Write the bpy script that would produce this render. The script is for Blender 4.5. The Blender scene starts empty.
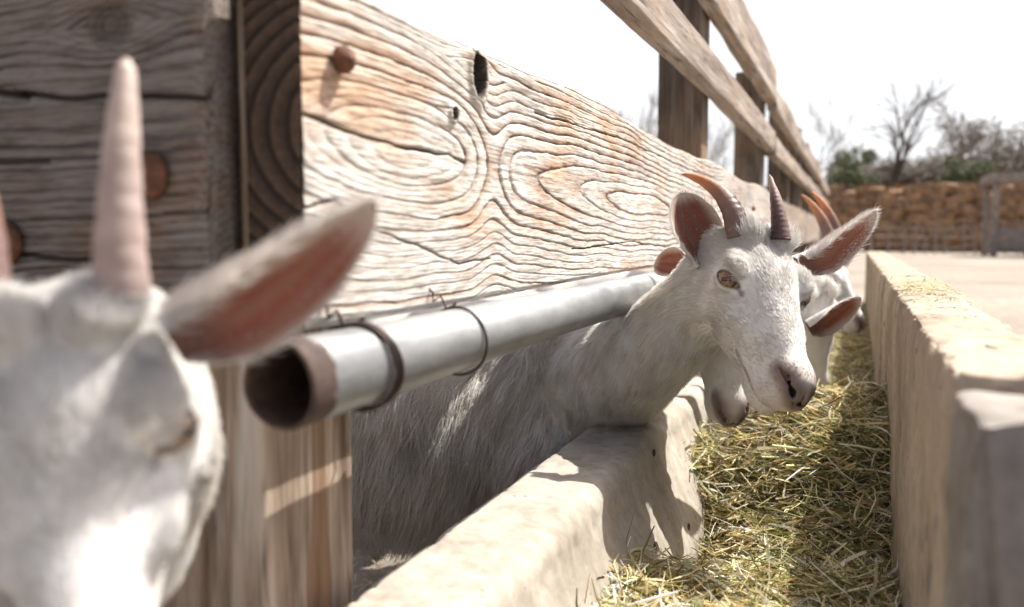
import bpy, bmesh, math, random
import numpy as np
from mathutils import Vector, Matrix
rng = np.random.default_rng(7); random.seed(7)
S = bpy.context.scene; COL = S.collection
# ------------------------------------------------------------------ camera
FPX = 853.0; PIT = math.atan(68.5/FPX); YAW = math.atan(343*math.cos(PIT)/FPX); CH = 0.85
cR = np.array([math.cos(YAW), math.sin(YAW), 0.0])
cF = np.array([-math.sin(YAW)*math.cos(PIT), math.cos(YAW)*math.cos(PIT), -math.sin(PIT)])
cU = np.cross(cR, cF); CAM = np.array([0, 0, CH])
def at(x, y, d): return CAM + cF*d + cR*(x-512)/FPX*d + cU*(303.5-y)/FPX*d
cd = bpy.data.cameras.new('camera'); cam = bpy.data.objects.new('camera', cd); COL.objects.link(cam)
cam.matrix_world = Matrix([[cR[i], cU[i], -cF[i], CAM[i]] for i in range(3)]+[[0, 0, 0, 1]])
cd.sensor_width = 36; cd.lens = FPX/1024*36; cd.clip_start = 0.02; cd.clip_end = 2000
cd.dof.use_dof = True; cd.dof.focus_distance = 1.2; cd.dof.aperture_fstop = 3.6; cd.dof.aperture_blades = 0
S.camera = cam
# ------------------------------------------------------------------ light
SUN_EL = math.radians(56); SUN_AZ = math.radians(55)      # az measured from +X towards +Y
sdir = Vector((math.cos(SUN_EL)*math.cos(SUN_AZ), math.cos(SUN_EL)*math.sin(SUN_AZ), math.sin(SUN_EL)))
w = bpy.data.worlds.new('World'); S.world = w; w.use_nodes = True
nt = w.node_tree; bg = nt.nodes['Background']; sk = nt.nodes.new('ShaderNodeTexSky')
sk.sky_type = 'NISHITA'; sk.sun_disc = False; sk.sun_elevation = SUN_EL; sk.sun_rotation = math.pi/2-SUN_AZ
sk.air_density = .8; sk.dust_density = 7.0; sk.ozone_density = 1.0
tcw = nt.nodes.new('ShaderNodeTexCoord'); sxw = nt.nodes.new('ShaderNodeSeparateXYZ'); nt.links.new(tcw.outputs['Generated'], sxw.inputs[0])
mr = nt.nodes.new('ShaderNodeMapRange'); mr.inputs['From Min'].default_value = .62; mr.inputs['From Max'].default_value = .22; mr.inputs['To Min'].default_value = 0; mr.inputs['To Max'].default_value = .8
nt.links.new(sxw.outputs['Z'], mr.inputs['Value'])
cn = nt.nodes.new('ShaderNodeTexNoise'); cn.inputs['Scale'].default_value = 3; cn.inputs['Detail'].default_value = 5; nt.links.new(tcw.outputs['Generated'], cn.inputs['Vector'])
vm = nt.nodes.new('ShaderNodeMath'); vm.operation = 'MULTIPLY_ADD'; vm.use_clamp = True; nt.links.new(cn.outputs[0], vm.inputs[0]); vm.inputs[1].default_value = .4; nt.links.new(mr.outputs[0], vm.inputs[2])
vm2 = nt.nodes.new('ShaderNodeMath'); vm2.operation = 'MULTIPLY'; nt.links.new(vm.outputs[0], vm2.inputs[0]); nt.links.new(mr.outputs[0], vm2.inputs[1])
mxw = nt.nodes.new('ShaderNodeMix'); mxw.data_type = 'RGBA'; nt.links.new(vm2.outputs[0], mxw.inputs[0]); nt.links.new(sk.outputs[0], mxw.inputs[6]); mxw.inputs[7].default_value = (7.3, 7.45, 7.7, 1)   # thin white veil low in the sky
nt.links.new(mxw.outputs[2], bg.inputs[0]); bg.inputs[1].default_value = 0.085
sl = bpy.data.lights.new('sun', 'SUN'); sl.energy = 5.0; sl.angle = math.radians(0.5); sl.color = (1, .965, .90)
so = bpy.data.objects.new('sun', sl); COL.objects.link(so); so.rotation_euler = sdir.to_track_quat('Z', 'Y').to_euler()
S.view_settings.view_transform = 'Standard'; S.view_settings.look = 'None'; S.view_settings.gamma = 1
S.view_settings.use_curve_mapping = False; S.view_settings.exposure = 1.1
S.render.engine = 'CYCLES'; S.cycles.use_denoising = True
try: S.cycles.denoiser = 'OPENIMAGEDENOISE'
except Exception: pass
S.cycles.max_bounces = 7; S.cycles.transparent_max_bounces = 6
try: S.cycles_curves.shape = 'RIBBONS'
except Exception: pass

# ------------------------------------------------------------------ helpers
def _h(ix, iy, iz, seed):
    n = (ix.astype(np.int64)*374761393 + iy.astype(np.int64)*668265263 + iz.astype(np.int64)*2147483647 + seed*1274126177) & 0xffffffff
    n = ((n ^ (n >> 13))*1274126177) & 0xffffffff; n = (n ^ (n >> 16)) & 0xffffffff
    return n/4294967295.0*2-1
def vnoise(P, scale=1.0, seed=0):
    P = np.asarray(P, float)*np.asarray(scale, float)+1000.0; i = np.floor(P); f = P-i; f = f*f*(3-2*f); i = i.astype(np.int64)
    r = 0
    for dx in (0, 1):
        for dy in (0, 1):
            for dz in (0, 1):
                wx = f[:, 0] if dx else 1-f[:, 0]; wy = f[:, 1] if dy else 1-f[:, 1]; wz = f[:, 2] if dz else 1-f[:, 2]
                r = r + _h(i[:, 0]+dx, i[:, 1]+dy, i[:, 2]+dz, seed)*wx*wy*wz
    return r
def fbm(P, scale=1.0, seed=0, oct=4):
    r = 0; a = 1; s = np.asarray(scale, float)
    for o in range(oct): r = r+a*vnoise(P, s, seed+o*17); a *= .5; s = s*2.03
    return r/1.9
def sstep(a, b, x): t = np.clip((x-a)/(b-a), 0, 1); return t*t*(3-2*t)
def tag(o, label=None, cat=None, group=None, kind=None):
    if label: o['label'] = label
    if cat: o['category'] = cat
    if group: o['group'] = group
    if kind: o['kind'] = kind
    return o
def empty(name, loc, label=None, cat=None, group=None):
    o = bpy.data.objects.new(name, None); COL.objects.link(o); o.location = loc; o.empty_display_size = .1
    return tag(o, label, cat, group)
def mesh_obj(name, V, Fc, mat, parent=None, smooth=True, attrs=None, mats=None, midx=None):
    """V world coordinates; becomes child of parent (an Empty without rotation) in its local frame."""
    V = np.asarray(V, np.float64); me = bpy.data.meshes.new(name)
    if parent is not None:
        o0 = np.zeros(3); q = parent
        while q is not None: o0 = o0+np.array(q.location); q = q.parent
        V = V-o0; loc = (0, 0, 0)
    else:
        c = np.array([(V[:, 0].min()+V[:, 0].max())/2, (V[:, 1].min()+V[:, 1].max())/2, V[:, 2].min()]); V = V-c; loc = c
    if isinstance(Fc, np.ndarray):
        n, k = Fc.shape; me.vertices.add(len(V)); me.vertices.foreach_set('co', V.astype(np.float32).ravel())
        me.loops.add(n*k); me.loops.foreach_set('vertex_index', Fc.astype(np.int32).ravel())
        me.polygons.add(n); me.polygons.foreach_set('loop_start', np.arange(0, n*k, k, dtype=np.int32))
        me.polygons.foreach_set('loop_total', np.full(n, k, np.int32)); me.update(calc_edges=True); me.validate()
    else:
        me.from_pydata(V.tolist(), [], [list(map(int, f)) for f in Fc]); me.update()
    for m in (mats or [mat]): me.materials.append(m)
    if midx is not None: me.polygons.foreach_set('material_index', np.asarray(midx, np.int32))
    me.polygons.foreach_set('use_smooth', np.full(len(me.polygons), bool(smooth)))
    for k, a in (attrs or {}).items():
        a = np.asarray(a, np.float32)
        if a.ndim == 1: at_ = me.attributes.new(k, 'FLOAT', 'POINT'); at_.data.foreach_set('value', a)
        else: at_ = me.attributes.new(k, 'FLOAT_COLOR', 'POINT'); at_.data.foreach_set('color', np.concatenate([a, np.ones((len(a), 1), np.float32)], 1).ravel())
    me.update(); o = bpy.data.objects.new(name, me); COL.objects.link(o); o.location = loc
    if parent is not None: o.parent = parent
    return o
def grid_faces(nu, nv, closed_v=False, off=0):
    u, v = np.meshgrid(np.arange(nu-1), np.arange(nv if closed_v else nv-1), indexing='ij')
    a = u*nv+v; b = (u+1)*nv+v; vn = (v+1) % nv; c = (u+1)*nv+vn; d = u*nv+vn
    return np.stack([a, b, c, d], -1).reshape(-1, 4)+off
def sweep(P, r, n=8, caps=True):
    """tube along points P with radii r"""
    P = np.asarray(P, float); r = np.broadcast_to(np.asarray(r, float), (len(P),))
    T = np.gradient(P, axis=0); T /= np.linalg.norm(T, axis=1)[:, None]+1e-12
    up = np.array([0, 0, 1.]) if abs(T[0, 2]) < .9 else np.array([1., 0, 0]); N = []
    x = np.cross(up, T[0]); x /= np.linalg.norm(x)
    for t in T:
        x = x-t*(x@t); x /= np.linalg.norm(x); N.append(x.copy())
    N = np.array(N); B = np.cross(T, N); a = np.linspace(0, 2*np.pi, n, endpoint=False)
    V = P[:, None]+r[:, None, None]*(np.cos(a)[None, :, None]*N[:, None]+np.sin(a)[None, :, None]*B[:, None])
    V = V.reshape(-1, 3); Fc = grid_faces(len(P), n, True)[:, ::-1].tolist()
    if caps: Fc.append(list(range(n))[::-1][::-1]); Fc.append([(len(P)-1)*n+i for i in range(n)][::-1])
    return V, Fc
def join(parts):
    V = []; Fc = []; o = 0
    for v, f in parts:
        V.append(v); Fc += [[i+o for i in q] for q in f]; o += len(v)
    return np.concatenate(V), Fc
def round_rect(x0, x1, z0, z1, r, step=.012):
    """closed profile (x,z) counter-clockwise, resampled"""
    pts = []
    for cx, cz, a0 in ((x1-r, z1-r, 0), (x0+r, z1-r, 90), (x0+r, z0+r, 180), (x1-r, z0+r, 270)):
        for k in range(6): a = math.radians(a0+k*18); pts.append((cx+r*math.cos(a), cz+r*math.sin(a)))
    return resample(np.array(pts), step)
def resample(p, step):
    out = []
    for i in range(len(p)):
        a = p[i]; b = p[(i+1) % len(p)]; n = max(1, int(round(np.linalg.norm(b-a)/step)))
        for k in range(n): out.append(a+(b-a)*k/n)
    return np.array(out)
def extrude(prof, ys, disp=None, axis='y', bow=None):
    """profile (a,b) swept along an axis: y -> (a,y,b); z -> (a,b,z); x -> (x,a,b). Capped by shrinking rings."""
    ys = np.asarray(ys, float); c = (prof.min(0)+prof.max(0))/2; rows = []
    e = .004
    seq = [(ys[0], .02), (ys[0], .5), (ys[0], .93)]+[(ys[0]+e, 1.0)]+[(y, 1.0) for y in ys[1:-1]]+[(ys[-1]-e, 1.0), (ys[-1], .93), (ys[-1], .5), (ys[-1], .02)]
    hw = (prof.max(0)-prof.min(0))/2
    for y, s in seq:
        sc = (hw*s if s < .9 else hw-(1-s)/.07*e)/hw if s < 1 else np.ones(2)
        q = c+(prof-c)*sc
        rows.append(np.stack([q[:, 0], np.full(len(q), y), q[:, 1]], 1))
    V = np.array(rows); n = V.shape[1]; m = V.shape[0]
    Fc = grid_faces(m, n, True); V = V.reshape(-1, 3)
    if axis == 'z': V = V[:, [0, 2, 1]]; Fc = Fc[:, ::-1]
    if axis == 'x': V = V[:, [1, 0, 2]]; Fc = Fc[:, ::-1]
    if disp is not None:
        tmp = bpy.data.meshes.new('t'); tmp.from_pydata(V.tolist(), [], Fc.tolist()); tmp.update()
        N = np.zeros(len(V)*3, np.float32); tmp.vertices.foreach_get('normal', N); N = N.reshape(-1, 3); bpy.data.meshes.remove(tmp)
        V = V+N*disp(V)[:, None]
    return V, Fc

# ------------------------------------------------------------------ materials
def newmat(name):
    m = bpy.data.materials.new(name); m.use_nodes = True; nt = m.node_tree; b = nt.nodes['Principled BSDF']; return m, nt, b
def nd(nt, t, **k):
    n = nt.nodes.new(t)
    for a, v in k.items(): setattr(n, a, v)
    return n
def ramp(nt, stops, fac=None, interp='LINEAR'):
    r = nd(nt, 'ShaderNodeValToRGB'); e = r.color_ramp.elements; r.color_ramp.interpolation = interp
    while len(e) < len(stops): e.new(.5)
    for q, (p, c) in zip(e, stops): q.position = p; q.color = (*c, 1) if len(c) == 3 else c
    if fac is not None: nt.links.new(fac, r.inputs[0])
    return r
def math_(nt, op, a, b=None, clamp=False):
    n = nd(nt, 'ShaderNodeMath', operation=op, use_clamp=clamp)
    for i, v in enumerate((a, b)):
        if v is None: continue
        if isinstance(v, (int, float)): n.inputs[i].default_value = v
        else: nt.links.new(v, n.inputs[i])
    return n.outputs[0]
def mixc(nt, mode, f, a, b):
    n = nd(nt, 'ShaderNodeMix', data_type='RGBA', blend_type=mode)
    for i, v in ((0, f), (6, a), (7, b)):
        if isinstance(v, (int, float)): n.inputs[i].default_value = v
        elif isinstance(v, tuple): n.inputs[i].default_value = (*v, 1)
        else: nt.links.new(v, n.inputs[i])
    return n.outputs[2]
def coords(nt, scale=(1, 1, 1), loc=(0, 0, 0)):
    t = nd(nt, 'ShaderNodeTexCoord'); m = nd(nt, 'ShaderNodeMapping'); m.inputs['Scale'].default_value = scale; m.inputs['Location'].default_value = loc
    nt.links.new(t.outputs['Object'], m.inputs[0]); return m.outputs[0]
def noise(nt, vec, scale, detail=4, rough=.55, dist=0):
    n = nd(nt, 'ShaderNodeTexNoise'); n.inputs['Scale'].default_value = scale; n.inputs['Detail'].default_value = detail
    n.inputs['Roughness'].default_value = rough; n.inputs['Distortion'].default_value = dist; nt.links.new(vec, n.inputs['Vector']); return n.outputs[0]
def bump(nt, b, h, strength=.5, dist=.002, prev=None):
    n = nd(nt, 'ShaderNodeBump'); n.inputs['Strength'].default_value = strength; n.inputs['Distance'].default_value = dist
    nt.links.new(h, n.inputs['Height'])
    if prev is not None: nt.links.new(prev, n.inputs['Normal'])
    nt.links.new(n.outputs[0], b.inputs['Normal']); return n.outputs[0]
def wood_mat(name, axis, dark, mid, light, seed=0, tan=(.34, .22, .12)):
    m, nt, b = newmat(name)
    st = {'y': (1, .06, 1), 'z': (1, 1, .06), 'x': (.06, 1, 1)}[axis]
    v = coords(nt, st, (seed*3.7, seed*1.3, seed*2.1))
    warp = noise(nt, coords(nt, tuple(.5+.5*s for s in st), (seed, 0, 0)), 5, 3)
    n1 = noise(nt, v, 90, 5, .65, .6); n2 = noise(nt, v, 26, 4, .6, 1.5); n3 = noise(nt, coords(nt), 4, 4)
    c1 = ramp(nt, [(.3, dark), (.5, mid), (.72, light)], n2).outputs[0]
    c2 = ramp(nt, [(.32, tuple(x*.35 for x in dark)), (.45, (1, 1, 1))], n1).outputs[0]
    c = mixc(nt, 'MULTIPLY', .8, c1, c2)
    tf = ramp(nt, [(.5, (0, 0, 0)), (.7, (1, 1, 1))], n3).outputs[0]
    c = mixc(nt, 'MIX', math_(nt, 'MULTIPLY', tf, .45), c, tan)
    crack = noise(nt, coords(nt, tuple(.35*s if s < .5 else s for s in st), (seed*5.1, 2, seed)), 42, 3, .5, .3)
    ck = ramp(nt, [(.27, (0, 0, 0)), (.31, (1, 1, 1))], crack).outputs[0]
    c = mixc(nt, 'MULTIPLY', .85, c, ck)
    nt.links.new(c, b.inputs['Base Color']); b.inputs['Roughness'].default_value = .85; b.inputs['Specular IOR Level'].default_value = .25
    h = math_(nt, 'ADD', math_(nt, 'MULTIPLY', n1, .6), math_(nt, 'ADD', math_(nt, 'MULTIPLY', n2, .8), math_(nt, 'MULTIPLY', ck, .8)))
    bump(nt, b, h, .8, .0035); return m
def concrete_mat(name, a, c, specks=.5):
    m, nt, b = newmat(name); v = coords(nt)
    n1 = noise(nt, v, 7, 6, .65); n2 = noise(nt, v, 60, 5, .7); n3 = noise(nt, coords(nt, (1, 1, .12)), 30, 4, .6)
    col = ramp(nt, [(.3, a), (.68, c)], math_(nt, 'ADD', math_(nt, 'MULTIPLY', n1, .6), math_(nt, 'MULTIPLY', n3, .4))).outputs[0]
    vo = nd(nt, 'ShaderNodeTexVoronoi'); vo.inputs['Scale'].default_value = 55; nt.links.new(v, vo.inputs['Vector'])
    nf = noise(nt, v, 14, 2)
    hole = math_(nt, 'LESS_THAN', vo.outputs['Distance'], math_(nt, 'MULTIPLY', math_(nt, 'SUBTRACT', nf, .5, True), .9))
    col = mixc(nt, 'MULTIPLY', math_(nt, 'MULTIPLY', hole, specks), col, (.25, .2, .16))
    vf = nd(nt, 'ShaderNodeTexVoronoi'); vf.inputs['Scale'].default_value = 13; nt.links.new(coords(nt, (1, .55, 1), (3, 1, 2)), vf.inputs['Vector'])
    col = mixc(nt, 'MULTIPLY', math_(nt, 'LESS_THAN', vf.outputs['Distance'], .085), col, (.12, .10, .09))
    fine = ramp(nt, [(.35, (.72, .70, .68)), (.6, (1, 1, 1))], n2).outputs[0]
    col = mixc(nt, 'MULTIPLY', .7, col, fine)
    nt.links.new(col, b.inputs['Base Color']); b.inputs['Roughness'].default_value = .9; b.inputs['Specular IOR Level'].default_value = .25
    h = math_(nt, 'SUBTRACT', math_(nt, 'ADD', math_(nt, 'MULTIPLY', n2, .7), n1), math_(nt, 'MULTIPLY', hole, .8))
    bump(nt, b, h, .35, .0022); return m
def plain(name, col, rough=.7, metal=0, var=.3, scale=20, bmp=.3):
    m, nt, b = newmat(name); n = noise(nt, coords(nt), scale, 5, .6)
    c = ramp(nt, [(.3, tuple(x*(1-var) for x in col)), (.7, tuple(min(1, x*(1+var)) for x in col))], n).outputs[0]
    nt.links.new(c, b.inputs['Base Color']); b.inputs['Roughness'].default_value = rough; b.inputs['Metallic'].default_value = metal
    bump(nt, b, n, bmp, .003); return m
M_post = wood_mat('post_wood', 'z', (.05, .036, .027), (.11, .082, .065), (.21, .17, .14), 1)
def _post_stain(m):
    nt = m.node_tree; b = nt.nodes['Principled BSDF']; l = b.inputs['Base Color'].links[0]; src = l.from_socket
    st = noise(nt, coords(nt, (1, 1, .035), (9, 2, 4)), 34, 4, .6, .4); f = ramp(nt, [(.53, (0, 0, 0)), (.62, (1, 1, 1))], st).outputs[0]
    c = mixc(nt, 'MIX', math_(nt, 'MULTIPLY', f, .75), src, (.17, .085, .04)); dk = ramp(nt, [(.36, (.25, .2, .17)), (.50, (1, 1, 1))], noise(nt, coords(nt, (1, 1, .12), (1, 5, 2)), 16, 5, .65)).outputs[0]
    nt.links.new(mixc(nt, 'MULTIPLY', .75, c, dk), b.inputs['Base Color']); return m
M_postlit = wood_mat('post_wood_lit', 'z', (.20, .14, .10), (.37, .29, .225), (.52, .47, .42), 6)  # lit copy of the post wood, sunlight put into its colour
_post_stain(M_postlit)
M_rail = wood_mat('rail_wood', 'y', (.13, .095, .075), (.26, .21, .175), (.40, .345, .30), 2)
M_cross = wood_mat('cross_wood', 'x', (.030, .023, .020), (.10, .085, .078), (.30, .265, .24), 7, (.24, .13, .065))
M_conc = concrete_mat('concrete', (.23, .195, .155), (.44, .405, .35))
M_conc2 = concrete_mat('concrete_brown', (.235, .175, .125), (.45, .38, .305), .9)
M_conc3 = concrete_mat('concrete_grey', (.12, .10, .09), (.36, .33, .30), .9)
M_rust = plain('rust', (.13, .055, .03), .85, .2, .5, 90, .6)
M_wire = plain('wire_dark', (.05, .035, .03), .55, .8, .4, 60)

# plank material: ring attribute driven
def plank_mat(name='weathered_plank', dk=(.075, .042, .026), t1=(.36, .20, .115), t2=(.52, .41, .33), p1=(.60, .57, .53), p2=(.62, .595, .565), tanc=(.86, .58, .39), ax=(1, .10, 1)):
    m, nt, b = newmat(name)
    a = nd(nt, 'ShaderNodeAttribute', attribute_name='ring'); ck = nd(nt, 'ShaderNodeAttribute', attribute_name='crack'); gr = nd(nt, 'ShaderNodeAttribute', attribute_name='groove')
    en = nd(nt, 'ShaderNodeAttribute', attribute_name='endgrain')
    v = coords(nt, ax); fib = noise(nt, v, 260, 4, .7); fib2 = noise(nt, v, 70, 4, .6, .8); big = noise(nt, coords(nt, (1, .35, 1)), 9, 4, .6)
    jit = noise(nt, coords(nt, (1, .25, 1)), 60, 4, .6)
    ph = math_(nt, 'FRACT', math_(nt, 'ADD', a.outputs['Fac'], math_(nt, 'MULTIPLY', math_(nt, 'SUBTRACT', jit, .5), .16)))
    c = ramp(nt, [(0, dk), (.07, tuple(x*1.4 for x in dk)), (.15, t1), (.30, t2), (.5, p1), (.93, p2), (1, dk)], ph).outputs[0]
    pale = ramp(nt, [(0, tuple(x*.93 for x in p1)), (.3, p2), (1, p1)], ph).outputs[0]
    c = mixc(nt, 'MIX', gr.outputs['Fac'], pale, c)
    tanf = ramp(nt, [(.52, (0, 0, 0)), (.70, (1, 1, 1))], big).outputs[0]
    c = mixc(nt, 'MULTIPLY', math_(nt, 'MULTIPLY', tanf, .85), c, tanc)
    c = mixc(nt, 'MULTIPLY', .75, c, ramp(nt, [(.36, (.42, .36, .31)), (.54, (1, 1, 1))], fib).outputs[0])
    c = mixc(nt, 'MULTIPLY', .45, c, ramp(nt, [(.35, (.6, .5, .42)), (.6, (1, 1, 1))], fib2).outputs[0])
    c = mixc(nt, 'MULTIPLY', ck.outputs['Fac'], c, (.05, .035, .025))
    e = ramp(nt, [(0, (.015, .009, .007)), (.25, (.055, .034, .023)), (.8, (.10, .064, .042)), (1, (.015, .01, .007))], ph).outputs[0]
    e = mixc(nt, 'MULTIPLY', .6, e, ramp(nt, [(.35, (.4, .35, .3)), (.6, (1, 1, 1))], noise(nt, coords(nt), 150, 4)).outputs[0])
    c = mixc(nt, 'MIX', en.outputs['Fac'], c, e)
    gv = ramp(nt, [(.50, (1, 1, 1)), (.72, (.66, .66, .68))], noise(nt, coords(nt, tuple(.4 if q < .5 else q for q in ax), (4, 7, 1)), 14, 5, .65)).outputs[0]; c = mixc(nt, 'MULTIPLY', .8, c, gv)
    nt.links.new(c, b.inputs['Base Color']); b.inputs['Roughness'].default_value = .8; b.inputs['Specular IOR Level'].default_value = .3
    h = math_(nt, 'ADD', math_(nt, 'MULTIPLY', fib, .9), math_(nt, 'MULTIPLY', fib2, .7)); bump(nt, b, h, .75, .0016)
    return m
M_plank = plank_mat()
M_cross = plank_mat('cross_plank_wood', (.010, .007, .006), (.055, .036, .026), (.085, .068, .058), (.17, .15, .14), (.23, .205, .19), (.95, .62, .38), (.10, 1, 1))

def attr_mat(name, rough=.8, transl=.0, sheen=0, bmp=None, attr='coat'):
    m, nt, b = newmat(name); a = nd(nt, 'ShaderNodeAttribute', attribute_name=attr); out = nt.nodes['Material Output']
    n = noise(nt, coords(nt), 35, 4, .6); c = mixc(nt, 'MULTIPLY', .5, a.outputs['Color'], ramp(nt, [(.3, (.8, .78, .75)), (.65, (1, 1, 1))], n).outputs[0])
    nt.links.new(c, b.inputs['Base Color']); b.inputs['Roughness'].default_value = rough; b.inputs['Specular IOR Level'].default_value = .25
    if bmp: bump(nt, b, noise(nt, coords(nt), bmp, 4, .6), .5, .002)
    t = nd(nt, 'ShaderNodeBsdfTranslucent'); nt.links.new(c, t.inputs[0]); mx = nd(nt, 'ShaderNodeMixShader')
    if transl == 'thin':
        th = nd(nt, 'ShaderNodeAttribute', attribute_name='thin'); nt.links.new(math_(nt, 'MULTIPLY', th.outputs['Fac'], .45), mx.inputs[0])
    else: mx.inputs[0].default_value = transl
    nt.links.new(b.outputs[0], mx.inputs[1]); nt.links.new(t.outputs[0], mx.inputs[2]); nt.links.new(mx.outputs[0], out.inputs[0]); return m
M_skin = attr_mat('goat_skin', .75, 'thin')
M_hair = attr_mat('goat_hair', .6, .38)
M_horn = attr_mat('horn', .45, .30, bmp=120)
M_hay = attr_mat('hay_stalks', .5, .42, attr='col')
def eye_mat():
    m, nt, b = newmat('goat_eye'); a = nd(nt, 'ShaderNodeAttribute', attribute_name='coat'); nt.links.new(a.outputs['Color'], b.inputs['Base Color'])
    b.inputs['Roughness'].default_value = .06; b.inputs['Specular IOR Level'].default_value = .6; b.inputs['Coat Weight'].default_value = .6; b.inputs['Coat Roughness'].default_value = .03; return m
M_eye = eye_mat()
def pipe_mat():
    m, nt, b = newmat('galvanised_pipe'); v = coords(nt); n = noise(nt, coords(nt, (1, .3, 1)), 22, 5, .6); n2 = noise(nt, v, 9, 4)
    a = nd(nt, 'ShaderNodeAttribute', attribute_name='rust')
    c = ramp(nt, [(.3, (.15, .155, .16)), (.5, (.26, .265, .27)), (.7, (.36, .365, .365))], n).outputs[0]
    ru = ramp(nt, [(.3, (.018, .010, .008)), (.7, (.075, .040, .027))], noise(nt, v, 70, 5, .7)).outputs[0]
    rf = math_(nt, 'ADD', a.outputs['Fac'], math_(nt, 'MULTIPLY', math_(nt, 'SUBTRACT', noise(nt, v, 50, 5, .7), .52), 1.6)); rf = ramp(nt, [(.42, (0, 0, 0)), (.62, (1, 1, 1))], rf).outputs[0]
    nt.links.new(mixc(nt, 'MIX', rf, c, ru), b.inputs['Base Color'])
    nt.links.new(math_(nt, 'MULTIPLY', math_(nt, 'SUBTRACT', 1, rf), .6), b.inputs['Metallic'])
    nt.links.new(math_(nt, 'ADD', math_(nt, 'MULTIPLY', n2, .25), math_(nt, 'ADD', math_(nt, 'MULTIPLY', rf, .35), .3)), b.inputs['Roughness'])
    bump(nt, b, math_(nt, 'ADD', n, noise(nt, v, 120, 3)), .25, .0015); return m
M_pipe = pipe_mat()

# ------------------------------------------------------------------ ground and bank
def ground():
    m, nt, b = newmat('yard_ground'); v = coords(nt)
    n1 = noise(nt, v, .35, 6, .6); n2 = noise(nt, v, 9, 6, .7); n3 = noise(nt, v, 45, 4, .7)
    c = ramp(nt, [(.35, (.21, .175, .14)), (.65, (.31, .27, .225))], n1).outputs[0]
    c = mixc(nt, 'MULTIPLY', .6, c, ramp(nt, [(.38, (.5, .45, .38)), (.58, (1, 1, 1))], n2).outputs[0])
    c = mixc(nt, 'MULTIPLY', .5, c, ramp(nt, [(.4, (.55, .5, .45)), (.55, (1, 1, 1))], n3).outputs[0])
    sx = nd(nt, 'ShaderNodeSeparateXYZ'); nt.links.new(v, sx.inputs[0])
    g = math_(nt, 'ADD', math_(nt, 'MULTIPLY', sx.outputs['Y'], .1), math_(nt, 'MULTIPLY', n1, 3)); g = ramp(nt, [(0, (0, 0, 0)), (1, (1, 1, 1))], math_(nt, 'SUBTRACT', g, 4.6, True)).outputs[0]
    c = mixc(nt, 'MIX', math_(nt, 'MULTIPLY', g, .7), c, (.33, .27, .14))
    nt.links.new(c, b.inputs['Base Color']); b.inputs['Roughness'].default_value = .95
    bump(nt, b, math_(nt, 'ADD', n2, n3), .6, .02)
    xs = np.concatenate([-np.geomspace(600, 1, 60), np.linspace(-.9, .9, 30), np.geomspace(1, 600, 60)]); ys = np.concatenate([np.linspace(-60, 0, 20, endpoint=False), np.geomspace(.2, 900, 120)])
    X, Y = np.meshgrid(xs, ys, indexing='ij'); P = np.stack([X.ravel(), Y.ravel(), 0*X.ravel()], 1)
    r = np.hypot(P[:, 0], P[:, 1]); P[:, 2] = fbm(P, .25, 3)*.05*sstep(3, 12, r)-.0
    o = mesh_obj('ground', P, grid_faces(len(xs), len(ys)), m); tag(o, kind='structure')
ground()
# bank of dry ochre clumps: a long low embankment ~48 m away
BN = cR*0+np.array([math.cos(0.0), 0, 0])
def bank():
    m, nt, b = newmat('dry_bank'); v = coords(nt); n = noise(nt, v, 2.2, 6, .65); n2 = noise(nt, v, 9, 5, .7)
    c = ramp(nt, [(.30, (.05, .033, .026)), (.45, (.20, .115, .065)), (.60, (.43, .25, .13)), (.8, (.52, .37, .23))], math_(nt, 'ADD', math_(nt, 'MULTIPLY', n, .7), math_(nt, 'MULTIPLY', n2, .3))).outputs[0]
    nt.links.new(c, b.inputs['Base Color']); b.inputs['Roughness'].default_value = .95; bump(nt, b, n2, .8, .12)
    xs = np.concatenate([np.arange(-70, -8, .4), np.arange(-8, 16, .075), np.arange(16, 60, .4)]); prof = np.concatenate([np.linspace(0, .74, 74), np.linspace(.76, 1, 10)]); X, T = np.meshgrid(xs, prof, indexing='ij'); X = X.ravel(); T = T.ravel()
    H = 3.35; z = np.where(T < .7, T/.7*H, H); y = 47+np.where(T < .7, T/.7*1.5, 1.5+(T-.7)/.3*6)
    P = np.stack([X, y, z], 1)
    cell = P*np.array([1/.78, 1/1.2, 1/.40]); 
    # rounded clumps: distance to jittered lattice points
    ci = np.floor(cell); best = np.full(len(P), 9.)
    for dx in (-1, 0, 1):
        for dz in (-1, 0, 1):
            cx = ci[:, 0]+dx; cz = ci[:, 2]+dz; jx = cx+.5+.38*_h(cx, cz, cx*0, 1); jz = cz+.5+.38*_h(cx, cz, cx*0, 2)
            best = np.minimum(best, (cell[:, 0]-jx)**2+(cell[:, 2]-jz)**2)
    bumpf = np.sqrt(np.clip(.62-best, 0, 1))
    edge = sstep(0, .12, T); P[:, 1] -= bumpf*.60*edge; P[:, 1] -= .22*np.abs(fbm(P, 3.5, 15, 3))*edge; P[:, 2] += bumpf*.14*edge+fbm(P, .5, 5)*.12*edge
    o = mesh_obj('bank', P, grid_faces(len(xs), len(prof)), m); tag(o, kind='structure')
    # land rising behind the bank
    m2 = plain('scrubland', (.22, .16, .10), .95, 0, .4, 1.5)
    xs = np.linspace(-300, 300, 120); ys = np.linspace(54.3, 500, 60); X, Y = np.meshgrid(xs, ys, indexing='ij')
    P = np.stack([X.ravel(), Y.ravel(), 3.3+fbm(np.stack([X.ravel(), Y.ravel(), 0*X.ravel()], 1), .03, 8)*.6], 1)
    tag(mesh_obj('terrain', P, grid_faces(120, 60), m2), kind='structure')
bank()

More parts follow.
